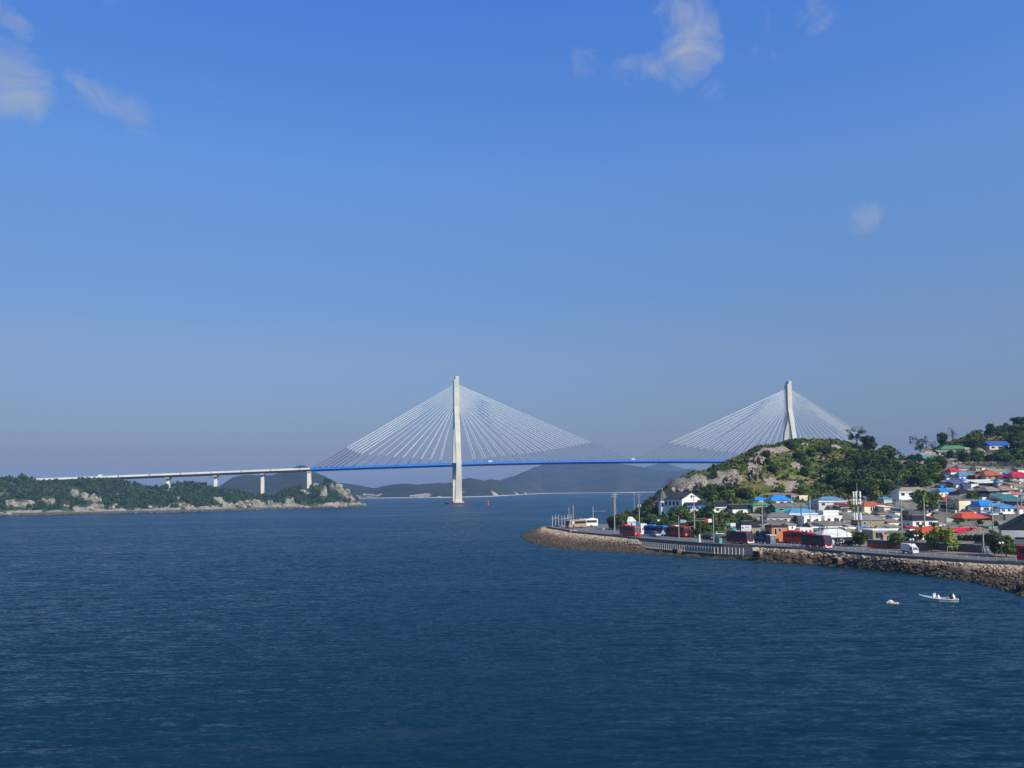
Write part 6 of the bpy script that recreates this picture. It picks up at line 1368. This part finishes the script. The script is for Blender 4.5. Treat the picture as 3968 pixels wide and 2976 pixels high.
# ================================================================== VEGETATION
def crown_mesh(seed, blobs=9, leaves=95, leaf=0.075, shape='round'):
    r = np.random.default_rng(seed); C = []; 
    for b in range(blobs):
        if shape == 'cone': z = r.uniform(.05, .95); rad = (1-z)*.42+.04; a = r.uniform(0, 6.28); c = np.array([rad*math.cos(a)*.6, rad*math.sin(a)*.6, z]); br = .12+.16*(1-z)
        elif shape == 'bush': a = r.uniform(0, 6.28); q = r.uniform(0, .3); c = np.array([q*math.cos(a), q*math.sin(a), r.uniform(.15, .6)]); br = r.uniform(.18, .32)
        elif shape == 'sparse': a = r.uniform(0, 6.28); q = r.uniform(.05, .42); c = np.array([q*math.cos(a), q*math.sin(a), r.uniform(.35, .95)]); br = r.uniform(.06, .13)
        else: a = r.uniform(0, 6.28); q = r.uniform(.05, .32); c = np.array([q*math.cos(a), q*math.sin(a), r.uniform(.22, .84)]); br = r.uniform(.11, .24)
        C.append((c, br))
    P = []
    for c, br in C:
        n = int(leaves*(br/.2)**1.3)+6; u = r.normal(0, 1, (n, 3)); u /= np.linalg.norm(u, axis=1)[:, None]; P.append(c+u*br*r.uniform(.55, 1.08, (n, 1)))
    P = np.concatenate(P); n = len(P); a = r.normal(0, 1, (n, 3)); a /= np.linalg.norm(a, axis=1)[:, None]; b = np.cross(a, r.normal(0, 1, (n, 3))); b /= np.linalg.norm(b, axis=1)[:, None]
    s = leaf*r.uniform(.55, 1.2, (n, 1)); A = a*s; B = b*s*.7
    V = np.stack([P-A, P+B*.9, P+A, P-B*.9], 1).reshape(-1, 3)
    me = bpy.data.meshes.new('crown'); F = np.arange(len(V)).reshape(-1, 4); me.from_pydata([tuple(v) for v in V], [], [tuple(int(i) for i in f) for f in F]); me.update()
    return me, C
def trunk_mesh(seed, C, shape='round'):
    mb = MB(); r = random.Random(seed); top = .3 if shape == 'bush' else .62
    mb.tube((0, 0, -.12), (0, 0, .25), .035, .028, n=7, cap=False); mb.tube((0, 0, .25), (.02, 0, top), .028, .016, n=7)
    for c, br in C[:8]: mb.tube((0, 0, .2+r.uniform(0, .2)), tuple(c), .014, .005, n=4, cap=False)
    me = bpy.data.meshes.new('trunk'); me.from_pydata(mb.v, [], mb.f); me.update(); me.materials.append(M_BARK); return me
PROTO = {}
M_TWIG = mat('grey_twigs', (0.13, 0.11, 0.12), .9, (0.08, 0.07, 0.075), 1)
for kind, (shape, bl, lv, lf, m) in {'green': ('round', 14, 110, .062, M_LEAF), 'dark': ('round', 14, 110, .062, M_LEAFD), 'yellow': ('round', 9, 110, .070, M_LEAFY), 'sparse': ('sparse', 26, 40, .045, M_LEAFD), 'bush': ('bush', 9, 110, .085, M_LEAF), 'darkbush': ('bush', 9, 110, .085, M_LEAFD), 'conifer': ('cone', 16, 90, .06, M_LEAFD), 'bare': ('sparse', 30, 14, .030, M_TWIG), 'yellowbush': ('bush', 8, 100, .08, M_LEAFY)}.items():
    for v in range(4):
        me, C = crown_mesh(hash((shape, v)) % 9999 if False else (len(PROTO)*13+v*7+1), bl, lv, lf, shape); me.materials.append(m); PROTO.setdefault(kind, []).append((me, trunk_mesh(v, C, shape)))
def plant(px, py, w, h, kind, label, cat='tree', group=None, name=None, Y=None, loc=None, wm=None, hm=None):
    p = loc or (onY(px, py, Y) if Y else T(px, py)); s = p.y/FPX; W = wm or w*s*1.15; Hh = hm or h*s*1.08
    bushy = kind in ('bush', 'darkbush', 'yellowbush'); nm = name or ('shrub' if bushy else 'tree'); me, tm = random.choice(PROTO[kind])
    if bushy:
        c = bpy.data.objects.new(nm, me); COL.objects.link(c); c.location = (p.x, p.y, p.z-Hh*.08); c.scale = (W, W*random.uniform(.8, 1.1), Hh*1.2); c.rotation_euler = (0, 0, random.uniform(0, 6.28)); tag(c, label, cat if cat != 'tree' else 'shrub', group); return c
    o = empty(nm, p, random.uniform(0, 6.28), label, cat, group)
    for m, n in ((me, 'crown'), (tm, 'trunk')):
        c = bpy.data.objects.new(n, m); COL.objects.link(c); c.parent = o; c.scale = (W, W, Hh)
    return o
for a in [(3322, 1722, 78, 62, 'sparse', 'tall loose dark tree on the top of the rocky hill against the bridge cables'), (3368, 1748, 62, 56, 'dark', 'dark tree on the skyline right of the tall loose tree'), (3436, 1802, 74, 58, 'green', 'bushy tree at the right end of the rocky hill skyline'),
 (2922, 1792, 56, 54, 'sparse', 'windswept dark tree on the cliff edge under the far cables'), (2766, 1850, 36, 46, 'conifer', 'single dark pointed tree on the left slope of the rocky hill'), (2592, 1892, 40, 40, 'bare', 'thin grey bush on the skyline above the villa tower'),
 (3490, 1800, 28, 46, 'sparse', 'thin dark tree on the saddle between the hills'), (3566, 1762, 66, 66, 'sparse', 'ragged dark tree beside the thin skyline mast'), (3614, 1752, 56, 40, 'bare', 'purple-grey leafless bush left of the pale green roof'), (3652, 1732, 48, 52, 'dark', 'dark round tree behind the pale green roof'), (3692, 1712, 46, 52, 'bare', 'leafless purple-grey tree on the right hill skyline'),
 (3840, 1692, 50, 50, 'dark', 'round dark tree beside the lone skyline pole'), (3882, 1682, 44, 34, 'dark', 'low dark tree right of the round skyline tree'), (3906, 1664, 32, 28, 'bare', 'small bare tree near the right end of the skyline'), (3952, 1650, 62, 36, 'dark', 'dark tree clump where the right hill leaves the photo'),
 (3592, 1992, 92, 86, 'green', 'big round green tree between the cream houses'), (3618, 1975, 46, 50, 'yellow', 'yellow-green tree right of the big round tree'), (3768, 1978, 44, 66, 'green', 'tall green tree right of the red-brick room'), (3398, 1940, 60, 62, 'yellow', 'bright yellow-green tree at the foot of the dense wood'), (2932, 1945, 46, 48, 'yellow', 'yellow-green tree above the small bright blue roof'),
 (3085, 2060, 34, 54, 'conifer', 'dark green conifer between the grey roofs and the white terrace'), (3310, 1990, 34, 44, 'yellow', 'small yellow-green tree beside the telecom mast'),
 (2372, 2052, 50, 48, 'dark', 'round dark tree at the cape, left of the pair of poles'), (2408, 2054, 70, 60, 'green', 'spreading green tree behind the red coach at the cape'), (2445, 2046, 56, 62, 'dark', 'dark tree behind the grey and white stall'),
 (2700, 2078, 40, 30, 'dark', 'dark bushy tree behind the rear of the red coach'), (3045, 2104, 36, 26, 'yellow', 'small yellowish shrub tree before the orange shop')]: plant(*a)
for i, (x, y, w, h, k, l) in enumerate([(3334, 2118, 78, 56, 'dark', 'dark flat-crowned street tree right of the black saloon'), (3476, 2128, 64, 68, 'green', 'street tree left of the white box truck'), (3538, 2118, 80, 60, 'dark', 'leafy street tree behind the white box truck'), (3608, 2138, 58, 70, 'green', 'slim street tree right of the white box truck'), (3672, 2140, 100, 86, 'yellow', 'largest yellow-green street tree in front of the dark boundary wall'),
    (3640, 2128, 70, 60, 'yellow', 'yellow-green street tree merging with the largest one'), (3855, 2154, 66, 84, 'dark', 'left of the two right-hand street trees by the pale gate wall'), (3900, 2160, 60, 92, 'green', 'right of the two right-hand street trees by the pale gate wall'), (3950, 2148, 70, 36, 'green', 'low leafy street tree before the big grey warehouse')]):
    p = onz(x, y, QZ); plant(x, y, w, h, k, l, 'street tree', 'street trees along the quay road', name='street_tree', Y=p.y)
# woods on the slopes
USED = set()
def zone(n, box, sizes, kinds, label, group, cat='tree', seed=1, test=None, name=None):
    r = random.Random(seed); k = 0; tries = 0
    while k < n and tries < 4000:
        tries += 1
        x = r.uniform(box[0], box[2]); y = r.uniform(box[1], box[3])
        if test and not test(x, y): continue
        w = r.uniform(*sizes); p = T(x, y)
        if p.y > 500 or p.z < QZ+.3: k += 0.2; continue
        kd = r.choice(kinds); noun, place = label; t = (w-sizes[0])/(sizes[1]-sizes[0]); size = 'small' if t < .33 else 'medium' if t < .67 else 'large'
        kw = {'dark': 'dark tall', 'green': 'green tall', 'yellow': 'yellow-green tall', 'bush': 'green low', 'darkbush': 'dark low', 'yellowbush': 'yellow-green low'}[kd]
        u = (x-box[0])/(box[2]-box[0]); v = (y-box[1])/(box[3]-box[1]); col = ('far left', 'left', 'middle', 'right', 'far right')[min(4, int(u*5))]; row = 'upper' if v < .5 else 'lower'
        lb = f'{size} {kw} {noun}, {row} {col} of {place}'
        if lb in USED: continue
        USED.add(lb); plant(x, y, w, w*r.uniform(.62, .95), kd, lb, cat, group, loc=p, name=name); k += 1
zone(58, (3235, 1775, 3450, 1935), (42, 78), ['dark', 'dark', 'green', 'darkbush'], ('leafy tree', 'the dense wood beside the rocky hill'), 'trees of the dense wood on the rocky hill', seed=3, test=lambda x, y: y > 1775+max(0, (3300-x))*1.0 and not (y > 1915 and x < 3330))
zone(46, (3440, 1815, 3655, 1900), (36, 62), ['green', 'dark', 'green', 'bush'], ('tree', 'the wood above the wide white bungalow'), 'trees of the wood above the white bungalow', seed=4, test=lambda x, y: not (3470 < x < 3630 and y > 1886))
zone(34, (2480, 1935, 2770, 2062), (28, 52), ['darkbush', 'bush', 'dark', 'green'], ('bush', 'the bank below the white villa'), 'bushes on the bank below the villa', 'shrub', seed=5, test=lambda x, y: y > 1955+max(0, 2560-x)*.6-max(0, x-2620)*.05 and not (2525 < x < 2592 and y < 2018) and not (2592 <= x < 2650 and y < 1990) and not (2650 <= x and y < 2000))
zone(16, (2440, 1985, 2560, 2048), (30, 48), ['dark', 'darkbush', 'green'], ('tree', 'the seaward slope left of the villa'), 'trees on the seaward slope', seed=6, test=lambda x, y: y > 2050-(x-2440)*.75)
zone(26, (2690, 1915, 2905, 1945), (34, 56), ['dark', 'darkbush', 'bush'], ('tree', 'the strip between cliff and black roofs'), 'trees under the cliff', seed=7)
zone(20, (2770, 2000, 2960, 2026), (14, 26), ['bush', 'darkbush', 'yellowbush'], ('bush', 'the bank below the joined black roofs'), 'bushes below the black roofs', 'shrub', seed=8)
zone(22, (2960, 1735, 3240, 1900), (22, 46), ['darkbush', 'bush', 'darkbush'], ('shrub', 'the grassy slope of the rocky hill'), 'shrubs in the grass of the rocky hill', 'shrub', seed=9)
zone(16, (3000, 1885, 3330, 1925), (20, 38), ['bush', 'yellowbush', 'dark'], ('bush', 'the village edge under the rocky hill'), 'bushes along the upper edge of the village', 'shrub', seed=10)
zone(56, (3640, 1660, 3990, 1795), (24, 48), ['dark', 'darkbush', 'bush', 'green'], ('shrub', 'the right hill above the stone terraces'), 'shrubs on the right hill', 'shrub', seed=11, test=lambda x, y: y > 1735-(x-3640)*.25 and not (3810 < x < 3925 and y < 1765 and y > 1700) and not (x < 3770 and y < 1775))
zone(16, (3460, 1775, 3640, 1815), (20, 34), ['darkbush', 'bush', 'green'], ('bush', 'the saddle between the two hills'), 'bushes on the saddle', 'shrub', seed=12)
zone(46, (2930, 1960, 3980, 2070), (12, 26), ['bush', 'darkbush', 'yellowbush', 'green'], ('garden bush', 'the lower village'), 'garden bushes in the village', 'shrub', seed=13)
zone(30, (3650, 1830, 3980, 1960), (10, 24), ['bush', 'darkbush', 'green'], ('bush', 'the packed upper houses at right'), 'bushes between the upper houses', 'shrub', seed=14)
zone(12, (2915, 1962, 2992, 1995), (20, 32), ['bush', 'green'], ('ivy clump', 'the low dull-green-roofed house'), 'ivy clumps on the green-roofed house', 'shrub', seed=15)
for i in range(13):
    x = 3722+i*10.5; plant(x, 2092, 24, 20, 'bush' if i % 2 else 'darkbush', ('leftmost', 'second', 'third', 'fourth', 'fifth', 'sixth', 'seventh', 'eighth', 'ninth', 'tenth', 'eleventh', 'twelfth', 'rightmost')[i]+' hedge bush from the left under the long crimson roof'.replace(' from the left' if i in (0, 12) else '#', ''), 'hedge', 'hedge bushes under the crimson roof', name='hedge_bush', Y=212-i*.5)
for i, (x, y, Yd, w, h, k) in enumerate([(2590, 2032, 304, 46, 38, 'bush'), (2606, 2016, 306, 44, 42, 'darkbush'), (2626, 2004, 307, 46, 40, 'bush'), (2644, 1996, 308, 44, 38, 'darkbush'), (2660, 1988, 309, 38, 26, 'bush'), (2574, 2040, 302, 40, 30, 'darkbush')]):
    plant(x, y, w, h, k, ('third', 'fourth', 'fifth', 'sixth', 'seventh', 'second')[i]+' shrub up the diagonal hedge line hiding the villa wall', 'shrub', 'shrubs along the villa wall', Y=Yd)
# bare rock on the headland
M_CLIFF = mat('cliff_rock', (0.54, 0.45, 0.35), .92, (0.15, 0.12, 0.09), 0.34, 1.2, 0.8, contrast=(0.38, 0.56), spec=.15)
def crack_shadows(m):  # dark crack lines, with their shadow multiplied into the base colour
    nt = m.node_tree; N = nt.nodes; L = nt.links; b = N['Principled BSDF']; src = b.inputs['Base Color'].links[0].from_socket; geo = N.new('ShaderNodeNewGeometry')
    nz = N.new('ShaderNodeTexNoise'); nz.inputs['Scale'].default_value = .6; L.new(geo.outputs['Position'], nz.inputs['Vector']); ad = N.new('ShaderNodeVectorMath'); ad.operation = 'MULTIPLY_ADD'; L.new(nz.outputs['Color'], ad.inputs[0]); ad.inputs[1].default_value = (1.5, 1.5, 1.5); L.new(geo.outputs['Position'], ad.inputs[2])
    mp = N.new('ShaderNodeMapping'); mp.inputs['Scale'].default_value = (.42, .42, .2); L.new(ad.outputs[0], mp.inputs['Vector'])
    vo = N.new('ShaderNodeTexVoronoi'); vo.feature = 'DISTANCE_TO_EDGE'; L.new(mp.outputs[0], vo.inputs['Vector']); mr = N.new('ShaderNodeMapRange'); mr.inputs[1].default_value = .03; mr.inputs[2].default_value = .13; mr.inputs[3].default_value = .18; L.new(vo.outputs[0], mr.inputs[0])
    mx = N.new('ShaderNodeMixRGB'); mx.blend_type = 'MULTIPLY'; mx.inputs[0].default_value = 1; L.new(src, mx.inputs[1]); L.new(mr.outputs[0], mx.inputs[2]); L.new(mx.outputs[0], b.inputs['Base Color'])
crack_shadows(M_CLIFF)
for i, (x, y, w, h, dp, lb) in enumerate([(2632, 1895, 38, 26, 7, 'rounded pale rock face directly above the villa roof'), (2690, 1880, 50, 28, 7, 'broad pale cliff face right of the villa roof'), (2740, 1886, 46, 34, 8, 'tallest smooth cliff face behind the villa gable'), (2800, 1858, 34, 22, 6, 'cracked rock slab with a dark cleft'), (2832, 1852, 26, 26, 6, 'rock slab right of the dark cleft'), (2793, 1880, 20, 24, 5, 'small rock under the cracked slab'), (2848, 1868, 26, 18, 5, 'low rock at the foot of the upper crag'),
  (2912, 1830, 24, 42, 6, 'upright jointed crag in shade, left half'), (2944, 1822, 18, 40, 6, 'upright jointed crag in shade, right half'), (2930, 1778, 18, 24, 5, 'crag under the windswept tree'), (2962, 1765, 22, 16, 5, 'pale block right of the windswept tree'), (2992, 1758, 16, 18, 5, 'second pale block right of the windswept tree'), (3030, 1752, 22, 13, 4, 'tan rock cap left of the hill crown'), (3058, 1762, 14, 10, 3, 'small tan rock right of the tan rock cap'),
  (3092, 1808, 28, 18, 4, 'speckled rock patch in the middle of the grassy slope'), (3178, 1782, 26, 8, 4, 'long pale rock under the hill crown'), (3166, 1714, 22, 12, 4, 'pinkish summit rocks of the hill crown'), (3192, 1716, 12, 8, 3, 'small summit rock right of the pinkish rocks'), (3000, 1868, 22, 12, 4, 'pale rock scree above the blue roofs'), (3095, 1768, 12, 6, 3, 'little pink rock left of the long pale rock'),
  (3532, 1790, 20, 14, 5, 'rocks on the saddle below the ragged tree'), (3690, 1796, 34, 14, 5, 'tan rock bank below the white hillside house'), (3800, 1752, 26, 12, 5, 'orange-tan earth bank left of the blue-roofed cottage'), (2968, 1742, 14, 10, 3, 'dark rock between windswept tree and hill crown'), (3070, 1896, 30, 8, 4, 'rubble bank behind the bright blue roofs'), (3486, 1970, 16, 34, 4, 'brown rock face beside the cream extension')]):
    w, h = (w*.72, h*.7) if 12 <= i < 20 else (w, h); b = T(x, y+h*.3); s = b.y/FPX; crag('rock', b+Vector((0, -dp*.12, 0)), w*s*1.12, h*s*1.1, M_CLIFF, lb, 'rock', seed=i+100, depth=dp*.8, cluster=5)
p = onz(3952, 2286, .6); crag('rock', p, 1.0, 1.0, mat('black_rock', (0.012, 0.012, 0.012), .8, nscale=2), 'black wet boulder at the waterline by the right edge', 'rock', seed=300, depth=1.2)
p = onz(2030, 2083, 0); crag('rock', p, 1.6, 1.1, M_RV, 'lone brown rock off the tip of the cape', 'rock', seed=301, depth=2)
# ================================================================== HAZE
def haze():
    mb = MB(); mb.box(-7000, 7000, -120, 7000, -5.5, 182)
    m = bpy.data.materials.new('haze'); m.use_nodes = True; nt = m.node_tree; nt.nodes.clear()
    out = nt.nodes.new('ShaderNodeOutputMaterial'); v = nt.nodes.new('ShaderNodeVolumePrincipled')
    v.inputs['Color'].default_value = (0.36, 0.62, 1.0, 1); v.inputs['Density'].default_value = HAZE_DENSITY; v.inputs['Anisotropy'].default_value = 0.0
    nt.links.new(v.outputs[0], out.inputs['Volume'])
    o = mb.build('haze', m); tag(o, 'thin blue air haze over the strait', 'haze', kind='stuff')
haze()
